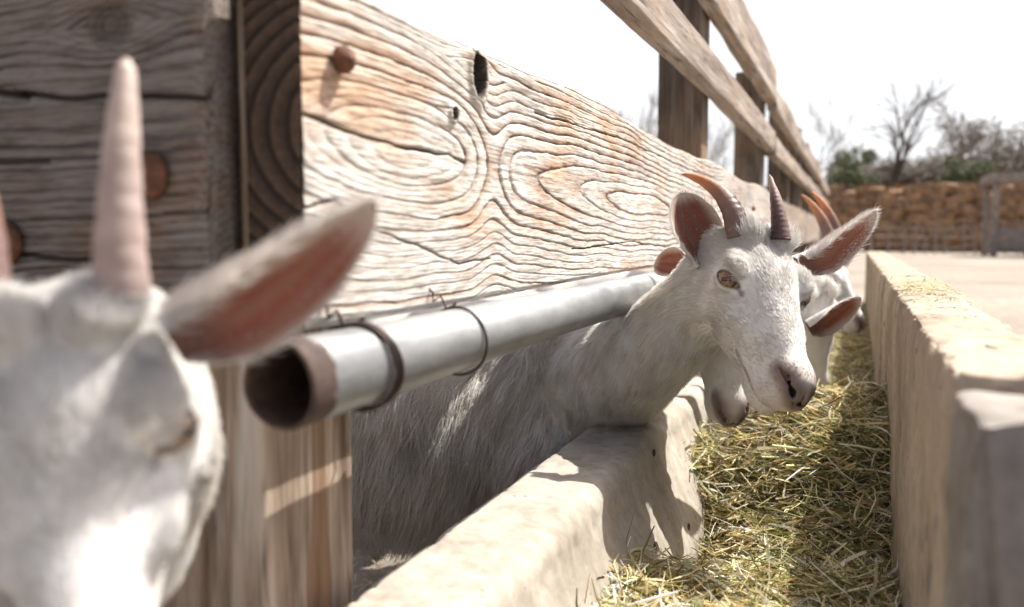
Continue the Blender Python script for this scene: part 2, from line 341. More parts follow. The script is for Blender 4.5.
# ------------------------------------------------------------------ wooden fence
fence = empty('wooden_fence', (-.42, .53, 0), 'weathered wooden pen fence of heavy planks, rails and posts beside the feed trough', 'fence')
Z = lambda z: CH+z
PL_Y1 = 4.28
def ring_field(s, x, t):
    """s along the plank, x depth behind its face, t height above its centre line"""
    P = np.stack([s, x, t], 1)
    ws = .55*fbm(P, (3.0, 3, 9), 11, 3)
    knots = [(.829, .106, .030), (.769, .056, .012), (2.55, -.03, .03), (3.4, .05, .02)]
    tt = t+.007*fbm(P, (6, 6, 10), 21, 3)+.0014*fbm(P, (22, 10, 30), 25, 2)+.0007*fbm(P, (70, 40, 120), 27, 2)
    for ks, kt, kr in knots:
        d = ((s-ks)/(kr*2.0))**2+((tt-kt)/(kr*1.1))**2
        tt = tt+np.sign(t-kt)*-.55*kr*np.exp(-d)
    tc = .012*np.sin(s*2.1+.6)
    # distance of pith behind the board's surface: maxima give closed ovals
    d0 = .040*np.exp(-((s-.66)/.17)**2)+.078*np.exp(-((s-1.60)/.55)**2)+.07*np.exp(-((s-2.95)/.30)**2)+.06*np.exp(-((s-3.9)/.3)**2)
    d0 = d0-.035*np.exp(-((s-.87)/.05)**2)
    r = np.sqrt((tt-tc)**2*1.35+(.10-d0+x)**2*.55+1e-6)
    # reading r through a non-even spacing: wide near the centre, dense to the edges
    ring = (r+.9*r*r)/.0142+ws*.55
    return ring
def plank():
    y0, y1 = .52, PL_Y1; zc = CH+.065; hh = .132; xf = -.370; th = .05
    # row/col spacing grows with distance
    ys = [y0]; st = .0013
    while ys[-1] < y1: ys.append(ys[-1]+st); st = .0013*(1+max(0, ys[-1]-.6)*1.1)
    ys[-1] = y1; ys = np.array(ys); nt_ = 300
    # closed cross-section loop: front face dense, top, back, bottom coarser
    tf = np.linspace(-hh, hh, nt_)
    prof = [( -th, -hh, 0)]
    cs = []
    r = .004
    for t in tf: cs.append((0.0, t, 1.0))
    for x in np.linspace(-.003, -th, 28): cs.append((x, hh, 0.6))
    for t in np.linspace(hh-.02, -hh+.02, 12): cs.append((-th, t, 0.0))
    for x in np.linspace(-th, -.003, 28): cs.append((x, -hh, 0.3))
    cs = np.array(cs); n = len(cs)
    Sg = np.repeat(ys, n); X = np.tile(cs[:, 0], len(ys)); T = np.tile(cs[:, 1], len(ys)); K = np.tile(cs[:, 2], len(ys))
    topw = .006*np.sin(Sg*5.2+1)+.004*fbm(np.stack([Sg, Sg*0, Sg*0], 1), 6, 31, 3)
    Tw = T+topw*np.clip((T+hh)/(2*hh), 0, 1)**3-.003*np.sin(Sg*3)*np.clip((hh-T)/(2*hh), 0, 1)**3
    P0 = np.stack([Sg, X, Tw], 1)
    ring = ring_field(Sg, -X, Tw)
    f = ring-np.floor(ring); rid = np.floor(ring)
    depthn = .5+.5*_h(rid, rid*0, rid*0, 5)          # each ring its own depth
    segn = sstep(-.25, .35, fbm(P0, (5, 5, 5), 41, 3)+.5*depthn)
    gro = np.clip(.30+.70*depthn, 0, 1)*(.30+.70*segn)*(.75+.35*vnoise(P0, (60, 60, 200), 45))
    prof_h = -np.exp(-((np.minimum(f, 1-f))/.085)**2)*1.0-.35*np.clip(1-f/.45, 0, 1)
    H = prof_h*.0036*gro
    f3 = (ring*3.0)%1.0; H += -.0006*np.exp(-(np.minimum(f3, 1-f3)/.16)**2)*(1-segn)+.0018*fbm(P0, (4, 4, 14), 51, 4)+.0006*fbm(P0, (14, 60, 300), 61, 3)
    # checks / cracks: thin wandering lines
    crack = np.zeros(len(P0))
    def crk(pts, wd, dep):
        nonlocal H, crack
        pts = np.array(pts); zc_ = np.interp(Sg, pts[:, 0], pts[:, 1], left=9, right=9)
        zc_ = zc_+.0022*fbm(P0*np.array([1, 0, 0]), 30, 71, 3); w_ = wd*(.5+.6*np.abs(vnoise(P0*np.array([1, 0, 0]), 25, 77)))
        k = np.exp(-((Tw-zc_)/w_)**2)*(X > -.02); crack = np.maximum(crack, k); H = H-dep*k
    C = lambda s, z: (s, z-.065)
    crk([C(.52, .088), C(.60, .080), C(.68, .076), C(.76, .078), C(.80, .072)], .0016, .006)
    crk([C(.52, .020), C(.56, .028), C(.62, .004), C(.70, -.012), C(.78, -.03), C(.86, -.025)], .0011, .004)
    crk([C(1.15, -.02), C(1.5, -.012), C(1.9, -.03), C(2.3, -.028)], .0013, .004)
    crk([C(1.0, .150), C(1.4, .162), C(2.0, .155), C(2.6, .160)], .0013, .005)
    crk([C(2.2, .06), C(2.8, .072), C(3.6, .06), C(4.2, .065)], .0018, .005)
    # knot holes
    for ks, kz, rs, rz, dp in ((.829, .168, .015, .022, .036), (.769, .119, .006, .0055, .008), (2.55, .035, .02, .013, .004), (1.95, .03, .01, .006, .003)):
        d = ((Sg-ks)/rs)**2+((Tw-(kz-.065))/rz)**2
        k = sstep(1.25, .75, d)*(X > -.01); H = H*(1-k)-dp*k; crack = np.maximum(crack, sstep(1.75, 1.25, d)*(X > -.01)*.95); H = H+.0035*np.exp(-((np.sqrt(d)-1.35)/.3)**2)*(X > -.01)
    wgt = np.where(K >= 1, 1.0, np.where(K > 0, .6, 0))
    edge = sstep(0, .006, hh-np.abs(T))
    nx = np.where(K >= 1, 1.0, 0.0)
    xx = xf+X+np.where(K >= 1, H*(.35+.65*edge)-(1-edge)*.0035, 0)+(K >= 1)*0
    zz = zc+Tw+np.where((K == .6), H, 0)-np.where((K == .3), H, 0)
    V = np.stack([xx, Sg, zz], 1); m_ = len(ys)
    Fc = grid_faces(m_, n, True)
    endg = np.zeros(len(V))
    parts = [V]; ringa = [ring]; cra = [crack]; groa = [gro]; enda = [endg]; off = len(V); FF = [Fc]
    # end faces as dense grids
    for yy, flip in ((y0, 0), (y1, 1)):
        gx = np.linspace(-th, 0, 60); gt = np.linspace(-hh, hh, 220); A, B = np.meshgrid(gx, gt, indexing='ij'); A = A.ravel(); B = B.ravel()
        sy = np.full(len(A), yy); rf = ring_field(sy, -A, B); ff = rf-np.floor(rf)
        q = np.stack([A, sy, B], 1)
        hgt = -.0016*np.exp(-(np.minimum(ff, 1-ff)/.1)**2)+.0008*fbm(q, (60, 10, 60), 3, 3)
        ed = np.minimum(np.minimum(A+th, -A), hh-np.abs(B)); hgt = hgt-.003*sstep(.004, 0, ed)
        tw2 = .006*np.sin(yy*5.2+1)+.004*fbm(np.stack([sy, sy*0, sy*0], 1), 6, 31, 3)
        B2 = B+tw2*np.clip((B+hh)/(2*hh), 0, 1)**3-.003*np.sin(yy*3)*np.clip((hh-B)/(2*hh), 0, 1)**3
        s_ = -1 if not flip else 1
        yv = yy+s_*(.0035+hgt)
        parts.append(np.stack([xf+A-.001*(A > -.001), yv, zc+B2], 1)); ringa.append(rf); cra.append(sstep(.0015, .0, np.abs(B-.022-.25*A-.002*np.sin(A*200)))); groa.append(np.ones(len(A))); enda.append(np.ones(len(A)))
        g = grid_faces(60, 220, False, off); FF.append(g[:, ::-1] if flip else g); off += len(A)
        # (slightly smaller gap hidden by the rounded arris)
    V = np.concatenate(parts); F_ = np.concatenate(FF)
    o = mesh_obj('plank', V, F_, M_plank, fence, True, dict(ring=np.concatenate(ringa), crack=np.concatenate(cra), groove=np.concatenate(groa), endgrain=np.concatenate(enda)))
    return o
PLANK = plank()

def board(name, x0, x1, z0, z1, y0, y1, mat, seed, parent=fence, amp=.0025, r=.005, axis='y', step=.014, ystep=.03, fine=.0016):
    prof = round_rect(x0, x1, z0, z1, r, step); n = max(6, int((y1-y0)/ystep))
    def dsp(V):
        st = {'y': (9, 1.2, 9), 'z': (9, 9, 1.2), 'x': (1.2, 9, 9)}[axis]
        return amp*fbm(V, st, seed, 3)+fine*fbm(V, tuple(s*7 for s in st), seed+9, 3)
    V, F_ = extrude(prof, np.linspace(y0, y1, n), dsp, axis)
    return mesh_obj(name, V, F_, mat, parent)
# further low planks
board('plank', -.418, -.372, Z(-.064), Z(.19), 4.31, 7.28, M_rail, 81, ystep=.05, amp=.005)
board('plank', -.418, -.372, Z(-.067), Z(.185), 7.31, 10.3, M_rail, 82, ystep=.1, amp=.005)
# lower rail and upper board of the fence
for i, (a, b_) in enumerate(((-.3, 4.29), (4.32, 7.29), (7.32, 10.3), (10.33, 13.3))):
    ra, rb = ((.397, .492), (.385, .475), (.40, .48), (.38, .46))[i]; ta, tb = ((.625, .795), (.595, .715), (.60, .74), (.57, .68))[i]
    board('rail', -.416, -.366, Z(ra), Z(rb), a, b_, M_rail, 90+i, amp=.008)
    board('top_plank', -.414, -.368, Z(ta), Z(tb), a+.02, b_, M_rail, 100+i, amp=.018, r=.012)
# posts (x0,x1,y0,y1,top)
for i, (x0, x1, y0, y1, tp) in enumerate(((-.56, -.423, .531, .662, 1.05), (-.55, -.42, 2.52, 2.64, 1.1), (-.55, -.42, 4.22, 4.36, .77), (-.55, -.42, 5.9, 6.03, .82), (-.55, -.42, 7.22, 7.36, .85), (-.55, -.42, 9.0, 9.14, .8), (-.55, -.42, 10.25, 10.4, .8), (-.55, -.42, 13.2, 13.34, .8))):
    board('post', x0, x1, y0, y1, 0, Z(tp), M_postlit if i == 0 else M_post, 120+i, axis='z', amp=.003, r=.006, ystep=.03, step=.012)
# cross board of the side pen, butting on the first post
def crossboard(z0, z1, seed):
    """heavy board across the side pen: ringed front face (towards -Y), plain back"""
    x0, x1, yf, th = -2.0, -.433, .488, .04
    xs = np.concatenate([np.linspace(x0, -.95, 120, endpoint=False), np.linspace(-.95, x1, 420)]); cz = (z0+z1)/2; hh = (z1-z0)/2
    tz = np.linspace(-hh, hh, 260); cs = [(0., t, 1.) for t in tz]+[(d, hh, 0.) for d in np.linspace(.004, th, 14)]+[(th, t, 0.) for t in np.linspace(hh-.02, -hh+.02, 12)]+[(d, -hh, 0.) for d in np.linspace(th, .004, 14)]
    cs = np.array(cs); n = len(cs); X = np.repeat(xs, n); D = np.tile(cs[:, 0], len(xs)); T = np.tile(cs[:, 1], len(xs)); K = np.tile(cs[:, 2], len(xs))
    P = np.stack([X, D, T], 1); tt = T+.010*fbm(P, (3, 5, 6), seed, 3)+.002*fbm(P, (20, 8, 40), seed+1, 2)
    kx, kz = -.515, Z(.155)-cz; d = ((X-kx)/.05)**2+((T-kz)/.030)**2; tt = tt-np.sign(T-kz)*.026*np.exp(-d)
    r = np.sqrt((tt+.02)**2*1.1+(.055+D+.02*np.sin(X*3))**2); ring = (r+1.5*r*r)/.0085; knot = sstep(1.0, .55, np.sqrt(((X-kx)/.026)**2+((T-kz)/.020)**2))
    ring = ring*(1-knot)+knot*np.sqrt(((X-kx)/.026)**2+((T-kz)/.020)**2)*3.2
    f = ring-np.floor(ring); rid = np.floor(ring); dn = .5+.5*_h(rid, rid*0, rid*0, 5); sg = sstep(-.2, .35, fbm(P, (5, 5, 5), seed+3, 3)+.4*dn); gro = np.clip(.1+.9*dn*sg, 0, 1)
    H = -np.exp(-(np.minimum(f, 1-f)/.10)**2)*.0022*gro+.0025*fbm(P, (4, 4, 12), seed+5, 4)+.0006*fbm(P, (20, 50, 260), seed+6, 3)
    ck = np.zeros(len(P))
    for pts, wd, dp in (([(-2, .10), (-.75, .118), (-.66, .1165), (-.60, .108)], .0022, .010), ([(-.62, .113), (-.55, .104), (-.433, .099)], .0018, .008), ([(-2, -.02), (-.7, -.012), (-.5, -.02)], .0014, .006), ([(-1.2, .06), (-.8, .052), (-.58, .058)], .0011, .004)):
        pts = np.array(pts); zc_ = np.interp(X, pts[:, 0], pts[:, 1], left=9, right=9)+Z(0)-cz+.0022*fbm(P*np.array([1, 0, 0]), 30, seed+9, 3); k = np.exp(-((T-zc_)/wd)**2)*K; ck = np.maximum(ck, k); H = H-dp*k
    edge = sstep(0, .008, hh-np.abs(T)); rx = sstep(0, .006, x1-X); H = H*(.3+.7*edge)-(1-edge)*.005-(1-rx)*.004
    V = np.stack([X, yf+D-H*K, cz+T], 1); F_ = grid_faces(len(xs), n, True)[:, ::-1]
    # end cap
    e = (len(xs)-1)*n; cap = len(V); V = np.concatenate([V, [[x1-.0005, yf+th/2, cz]]]); capf = np.array([[e+i, e+(i+1)%n, cap, cap] for i in range(n)])
    V = np.concatenate([V]); F_ = F_.tolist()+[[a, b_, c] for a, b_, c, _ in capf.tolist()]
    z_ = lambda a: np.append(a, 0)
    return mesh_obj('cross_plank', V, F_, M_cross, fence, True, dict(ring=z_(ring), crack=z_(np.maximum(ck, knot*.45)), groove=z_(gro), endgrain=z_(K*0)))
CB = crossboard(Z(-.085), Z(.325), 140)
crossboard(Z(.40), Z(.58), 147)
board('post', -1.85, -1.72, .531, .66, 0, Z(1.0), M_post, 150, axis='z', amp=.003)
def bolt(P, n, r, parent, hl=.008):
    n = np.array(n, float); n /= np.linalg.norm(n); P = np.array(P, float)
    V, F_ = sweep([P-n*.01, P+n*hl*.2, P+n*hl*.25, P+n*hl*.6, P+n*hl*.9, P+n*hl*1.0], [r*.55, r*.55, r*1.0, r*1.02, r*.75, r*.06], 14)
    V = V+.0005*fbm(V, 200, 5)[:, None]
    return mesh_obj('bolt', V, F_, M_rust, parent)
def ppy(x): return .37/math.tan(YAW-math.atan((x-512)/FPX))
bolt((-.371, .566, Z(.133)), (1, 0, 0), .0105, PLANK, .014)
bolt((-.371, 3.4, Z(.10)), (1, 0, 0), .0105, PLANK, .014)
for px, z in ((138, .197), (157, .043), (12, -.006)):
    # where the view through the board plane y=.488 meets this pixel column
    a = math.atan((px-512)/FPX)-YAW
    bolt((.488*math.tan(a), .488, Z(z)), (0, -1, 0), .018, CB, .014)

# ------------------------------------------------------------------ pipe with wire ties
def pipe():
    y0, y1 = .450, 4.4; R_, r_ = .0290, .0255; n = 48; c = np.array([-.343, Z(-.099)])
    ys = np.concatenate([np.linspace(y0, y0+.1, 16), np.linspace(y0+.12, y1, 60)])
    a = np.linspace(0, 2*np.pi, n, endpoint=False); rows = []
    seq = [(y0+.35, r_)]+[(y, r_) for y in np.linspace(y0+.2, y0+.002, 6)]+[(y0, r_+.0008), (y0, R_-.0008), (y0+.0015, R_)]+[(y, R_) for y in ys[1:]]+[(y1, r_), (y1-.3, r_)]
    for k, (y, r) in enumerate(seq):
        d = .0007*np.sin(3*a+y*9)+.0006*np.sin(2*a-y*5)
        rr = r+d
        rows.append(np.stack([c[0]+rr*np.cos(a), np.full(n, y), c[1]+rr*np.sin(a)+.002*math.sin(y*1.7)], 1))
    V = np.concatenate(rows); F_ = grid_faces(len(seq), n, True)
    ins = np.repeat(np.array([1.2 if r < (R_+r_)/2-.0005 else 0 for _, r in seq]), n)
    rust = np.maximum(ins, 1.0*sstep(y0+.045, y0+.012, V[:, 1]))+.35*sstep(.05, .0, np.abs(V[:, 1]-(y0+.10)))
    return tag(mesh_obj('steel_pipe', V, F_, M_pipe, None, True, dict(rust=rust)), 'galvanised steel pipe with a rusty open end running under the thick plank', 'pipe')
pipe()
def tie(y, r, turns, label, spread):
    pts = []
    c = np.array([-.343, Z(-.099)])
    for k in range(int(40*turns)+1):
        a = -2*np.pi*k/40+1.9; rr = .0306+r
        pts.append((c[0]+rr*math.cos(a), y+spread*k/40+.002*math.sin(a*2+y*50), c[1]+rr*math.sin(a)))
    p1 = sweep(pts, r, 8)
    # tail going up to the plank's lower edge
    e = pts[0]; tl = sweep([e, (e[0]-.004, e[1]-.004, e[2]+.012), (-.366, e[1]-.003, Z(-.062)), (-.3655, e[1]-.004, Z(-.054)), (-.371, e[1]-.004, Z(-.050))], r*.9, 8)
    e2 = pts[-1]; t2 = sweep([e2, (e2[0]+.003, e2[1]+.003, e2[2]+.002), (e2[0]+.004, e2[1]+.008, e2[2]+.004)], r*.9, 8)
    V, F_ = join([p1, tl, t2]); tag(mesh_obj('wire_tie', V, F_, M_wire), label, 'wire tie', 'wires binding the pipe')
tie(.545, .0019, 2.0, 'rusty double-wound wire around the pipe close to its open end', .006)
tie(.715, .0013, 1.0, 'thin dark wire loop around the middle of the visible pipe', .003)

# ------------------------------------------------------------------ feed trough
trough = empty('feed_trough', (-.1, 2.0, 0), 'long concrete feed trough with a low wall and a higher wall opposite', 'trough')
def wall(name, x0, x1, z0, z1, y0, y1, mat, seed, r=.02, amp=.004, fine=.0015, step=.012, ystep=.014, chip=.0, batter=0):
    prof = round_rect(x0, x1, z0, z1, r, step)
    if batter: prof[:, 0] += batter*sstep(x0+.03, x1, prof[:, 0])*sstep(z1-.01, z1-.19, prof[:, 1])
    n = max(8, int((y1-y0)/ystep))
    def dsp(V):
        d = amp*fbm(V, (7, 5, 7), seed, 4)+fine*fbm(V, 45, seed+3, 3)
        if step < .009: pit = fbm(V, (70, 70, 30), seed+4, 3); d = d-.0035*sstep(.12, .5, pit)-.0015*np.abs(fbm(V, 110, seed+5, 2))
        if chip:
            e = sstep(z1-.035, z1-.002, V[:, 2])*np.maximum(sstep(x0+.022, x0, V[:, 0]), sstep(x1-.022, x1, V[:, 0]))
            e = np.maximum(e, sstep(z1-.05, z1, V[:, 2])*sstep(y0+.03, y0, V[:, 1]))
            d = d-chip*e*np.clip(.35+fbm(V, 22, seed+6, 4), 0, 2)
        return d
    V, F_ = extrude(prof, np.linspace(y0, y1, n), dsp, 'y')
    return mesh_obj(name, V, F_, mat, trough)
# low wall (goat side), its inner face battered towards the trough floor
wall('low_wall', -.415, -.285, .22, Z(-.318), .28, 1.665, M_conc, 200, r=.024, amp=.0012, fine=.0004, chip=.0025, step=.008, ystep=.008, batter=.065)
wall('low_wall', -.405, -.274, .22, Z(-.312), 1.672, 2.90, M_conc, 204, r=.020, amp=.006, chip=.008, ystep=.02, batter=.065)
wall('low_wall', -.405, -.280, .22, Z(-.315), 2.915, 4.9, M_conc, 205, r=.025, amp=.006, ystep=.03, batter=.065)
# high wall
wall('high_wall', .060, .153, .15, Z(-.096), .505, .588, M_conc3, 210, r=.005, amp=.004, fine=.005, chip=.012, step=.006, ystep=.004)
wall('high_wall', .062, .152, .15, Z(-.090), .634, 2.06, M_conc2, 211, r=.007, amp=.0028, fine=.0020, chip=.011, step=.006, ystep=.006)
wall('high_wall', .058, .156, .15, Z(-.088), 2.068, 3.50, M_conc2, 212, r=.010, amp=.004, chip=.014, ystep=.016)
wall('high_wall', .060, .155, .15, Z(-.090), 3.51, 5.1, M_conc2, 213, r=.010, amp=.004, ystep=.04)
wall('high_wall', .064, .151, .0, Z(-.128), .55, 5.0, M_conc3, 214, r=.006, amp=.001, ystep=.05, step=.03)  # inner core, dark material stands in for shade in the block gap
wall('trough_floor', -.42, .155, .05, .22, .3, 5.0, M_conc2, 215, r=.01, amp=.003, ystep=.08, step=.04)
wall('trough_base', -.40, .14, -.02, .10, .32, 4.98, M_conc2, 216, r=.01, amp=.002, ystep=.08, step=.04)

# ------------------------------------------------------------------ goats
class SDF:
    pass
def smin(a, b, k): h = np.clip(.5+.5*(b-a)/k, 0, 1); return b*(1-h)+a*h-k*h*(1-h)
def smax(a, b, k): return -smin(-a, -b, k)
def s_ell(P, c, r, M=None):
    q = P-np.asarray(c, float)
    if M is not None: q = q@M
    r = np.asarray(r, float); k0 = np.sqrt(((q/r)**2).sum(1)); k1 = np.sqrt(((q/(r*r))**2).sum(1))+1e-9
    return k0*(k0-1)/k1
def s_cone(P, a, b, ra, rb):
    a = np.asarray(a, float); b = np.asarray(b, float); ab = b-a; t = np.clip(((P-a)@ab)/(ab@ab+1e-12), 0, 1)
    return np.linalg.norm(P-a-t[:, None]*ab, axis=1)-(ra+(rb-ra)*t)
def s_chain(P, pts, rs, k=.0):
    d = None
    for i in range(len(pts)-1):
        e = s_cone(P, pts[i], pts[i+1], rs[i], rs[i+1]); d = e if d is None else (np.minimum(d, e) if k == 0 else smin(d, e, k))
    return d
EYE = np.array([.0510, .0805, .0035])
E_O = np.array([.80, .50, .30]); E_O /= np.linalg.norm(E_O); E_A = np.array([-.55, .78, .12]); E_A -= E_A@E_O*E_O; E_A /= np.linalg.norm(E_A)
MOUTH = [(.0320, .146, -.0480), (.0305, .162, -.0545), (.0262, .182, -.0555), (.0205, .200, -.0555), (.011, .213, -.0545), (0, .218, -.0545)]
NOSTR = [(.0060, .2345, -.0270), (.0115, .2285, -.0170), (.0180, .2160, -.0100), (.0220, .2030, -.0110)]
# head in its own frame: x = the goat's right, y = towards the muzzle, z = crown
LF = np.array([-.030, -.015, 0, .03, .06, .08, .105, .135, .165, .192, .210, .226, .238])
LW = np.array([.034, .050, .058, .0605, .0600, .0570, .0480, .0385, .0315, .0270, .0250, .0205, .010])
LT = np.array([.006, .024, .034, .041, .041, .037, .029, .020, .013, .0055, .001, -.005, -.018])
LB = np.array([-.045, -.062, -.071, -.080, -.084, -.085, -.082, -.079, -.077, -.074, -.067, -.054, -.038])
def head_sdf(P, fine=True):
    x, y, z = P.T; yc = np.clip(y, LF[0], LF[-1])
    w_ = np.interp(yc, LF, LW); t_ = np.interp(yc, LF, LT); b_ = np.interp(yc, LF, LB)
    cz = (t_+b_)/2; hz = (t_-b_)/2; zn = (z-cz)/hz
    zc_ = np.clip(zn, -1.2, 1.2)
    wj = w_*(1-.16*np.clip(-zc_, 0, 1)**1.5*1.3-.10*np.clip(zc_, 0, 1)**2)   # narrower jaw, flatter crown
    xn = np.abs(x)/wj; k = (xn**2.35+np.abs(zn)**2.35)**(1/2.35)
    d = (k-1)*np.minimum(wj, hz)
    over = np.maximum(np.maximum(LF[0]-y, y-LF[-1]), 0); d = np.where(over > 0, np.hypot(np.maximum(d, 0), over)+np.minimum(d, 0)*0, d)
    ax = np.abs(x); Q = np.stack([ax, y, z], 1)
    d = smin(d, s_ell(Q, (.050, .074, .023), (.0125, .020, .0105)), .016)       # brow ridge
    d = smin(d, s_ell(Q, (.042, .045, -.043), (.017, .036, .031)), .018)         # cheek
    d = smin(d, s_ell(Q, (.025, .022, .040), (.018, .018, .013)), .014)          # horn boss
    d = smin(d, s_ell(Q, (0, .208, -.016), (.0225, .025, .0175)), .012)          # nose pad
    d = smin(d, s_ell(Q, (.015, .199, -.043), (.0155, .026, .0135)), .010)        # upper lip
    d = smin(d, s_ell(Q, (0, .188, -.069), (.0195, .030, .0140)), .008)          # chin, lower lip
    d = smin(d, s_ell(Q, (.041, .112, -.018), (.011, .034, .010)), .022)         # cheek bone
    # hollow in front of and under the eye
    d = smax(d, -s_ell(Q, (.071, .108, .012), (.016, .026, .013)), .016)
    # eye socket and lids
    E_ = EYE
    d = smax(d, -(np.linalg.norm(Q-np.array([.066, .0840, .005]), axis=1)-.0135), .008)
    d = smin(d, np.linalg.norm(Q-E_, axis=1)-.0174, .005)
    if fine:
        # almond opening cut outwards from the eye centre
        o = E_O; al = E_A; up = np.cross(o, al)*-1
        if up[2] < 0: up = -up
        q = Q-E_; u = q@al; v = q@up; n = q@o; c_ = .0125
        lens = np.maximum(np.hypot(u, v-.0112)-.0184, np.hypot(u, v+.0107)-.0184)
        lens = np.maximum(lens, -(n-.004)); d = smax(d, -lens, .0020)
        # tear corner
        d = smax(d, -s_cone(Q, E_+al*.0135+o*.0105-up*.001, E_+al*.0215+o*.0065-up*.0045, .0016, .0010), .0015)
        # nostrils: comma shape
        d = smax(d, -s_chain(Q, NOSTR, [.0022, .0046, .0038, .0014]), .003)
        d = smax(d, -s_ell(Q, (0, .239, -.022), (.0015, .010, .012)), .004)
        # mouth slit following the lip
        mp = MOUTH
        d = smax(d, -s_chain(Q, mp, [.0010, .0019, .0022, .0022, .0022, .0022]), .003)
    return d
def surf_nets(f, lo, hi, h, levels=3, slack=1.6):
    lo = np.asarray(lo, float); H = h*2**levels; n = np.ceil((np.asarray(hi)-lo)/H).astype(int)
    I = np.stack(np.meshgrid(*[np.arange(k) for k in n], indexing='ij'), -1).reshape(-1, 3)
    for l in range(levels+1):
        c = lo+(I+.5)*H; d = f(c, False); I = I[np.abs(d) < H*.87*slack+(0.012 if l < levels else .004)]
        if l < levels:
            I = (I[:, None]*2+np.array([[a, b, c] for a in (0, 1) for b in (0, 1) for c in (0, 1)])[None]).reshape(-1, 3); H /= 2
    N = 4096; key = lambda J: (J[:, 0]*N+J[:, 1])*N+J[:, 2]
    corners = np.array([[a, b, c] for a in (0, 1) for b in (0, 1) for c in (0, 1)])
    CI = (I[:, None]+corners[None]).reshape(-1, 3); uk, first, inv = np.unique(key(CI), return_index=True, return_inverse=True)
    val = f(lo+CI[first]*h, True); inv = inv.reshape(-1, 8); cv = val[inv]; act = (cv.min(1) < 0) & (cv.max(1) >= 0)
    I = I[act]; cv = cv[act]; acc = np.zeros((len(I), 3)); cnt = np.zeros(len(I))
    for a in range(8):
        for b in range(a+1, 8):
            df = corners[b]-corners[a]
            if np.abs(df).sum() != 1: continue
            va = cv[:, a]; vb = cv[:, b]; m = (va < 0) != (vb < 0); t = va/(va-vb+1e-20)
            acc[m] += (corners[a]+t[:, None]*df)[m]; cnt += m
    V = lo+(I+acc/cnt[:, None])*h
    ck = key(I); order = np.argsort(ck); sk_ = ck[order]
    cornv = dict()
    quads = []
    for ax_ in range(3):
        b = corners.tolist().index([0, 0, 0]); e = [0, 0, 0]; e[ax_] = 1; b2 = corners.tolist().index(e)
        m = (cv[:, b] < 0) != (cv[:, b2] < 0); J = I[m]; s = cv[m, b] < 0
        o1 = (ax_+1) % 3; o2 = (ax_+2) % 3; idx = []; ok = np.ones(len(J), bool)
        for d1, d2 in ((0, 0), (-1, 0), (-1, -1), (0, -1)):
            K = J.copy(); K[:, o1] += d1; K[:, o2] += d2; kk = key(K); p = np.clip(np.searchsorted(sk_, kk), 0, len(sk_)-1); ok &= sk_[p] == kk; idx.append(order[p])
        q = np.stack(idx, 1)[ok]; s = s[ok]; q[~s] = q[~s][:, ::-1]; quads.append(q)
    Q = np.concatenate(quads)
    eps = h*.25
    for it in range(3):
        d = f(V, True); g = np.stack([f(V+eps*e, True)-d for e in np.eye(3)], 1)/eps; g2 = (g*g).sum(1)+1e-3
        st = -(d/g2)[:, None]*g; ln = np.linalg.norm(st, axis=1); st *= np.minimum(1, h*.6/(ln+1e-12))[:, None]; V = V+st
    # light relaxation to even out the net
    return V, Q
def body_sdf(P, B, ground_z):
    """B: body frame dict with origin, axes f,l,u (world)"""
    q = (P-B['o'])@np.stack([B['l'], B['f'], B['u']], 1)/B['s']; ax = np.abs(q[:, 0]); Q = np.stack([ax, q[:, 1], q[:, 2]], 1)
    d = s_ell(q, (0, .02, -.02), (.105, .13, .165)); d = smin(d, s_ell(q, (0, -.2, -.025), (.135, .235, .165)), .06)
    d = smin(d, s_ell(q, (0, -.45, .005), (.105, .145, .135)), .06); d = smin(d, s_ell(q, (0, .03, .10), (.05, .11, .06)), .05)
    L = (ground_z-B['o'][2])/B['s']
    fr = [(.080, .02, -.05), (.078, -.02, -.19), (.070, .01, L+.27), (.068, .0, L+.085), (.068, .015, L+.03)]
    hi = [(.060, -.46, .0), (.085, -.40, -.19), (.075, -.565, L+.30), (.073, -.545, L+.085), (.073, -.525, L+.03)]
    d = smin(d, s_chain(Q, fr[:3], [.070, .042, .0215]), .03); d = smin(d, s_chain(Q, fr[2:], [.0215, .0150, .0170]), .008)
    d = smin(d, s_chain(Q, hi[:3], [.095, .055, .0200]), .03); d = smin(d, s_chain(Q, hi[2:], [.0200, .0150, .0170]), .008)
    for yy in (fr[4], hi[4]): d = smin(d, s_cone(Q, (yy[0], yy[1]+.008, L+.038), (yy[0], yy[1]+.018, L+.014), .017, .022), .006)
    d = np.where(q[:, 2] < L+.001, np.maximum(d, (L+.001-q[:, 2])), d)
    d = smin(d, s_chain(q, [(0, -.57, .09), (0, -.63, .14), (0, -.65, .19)], [.028, .022, .010]), .02)
    return d*B['s']
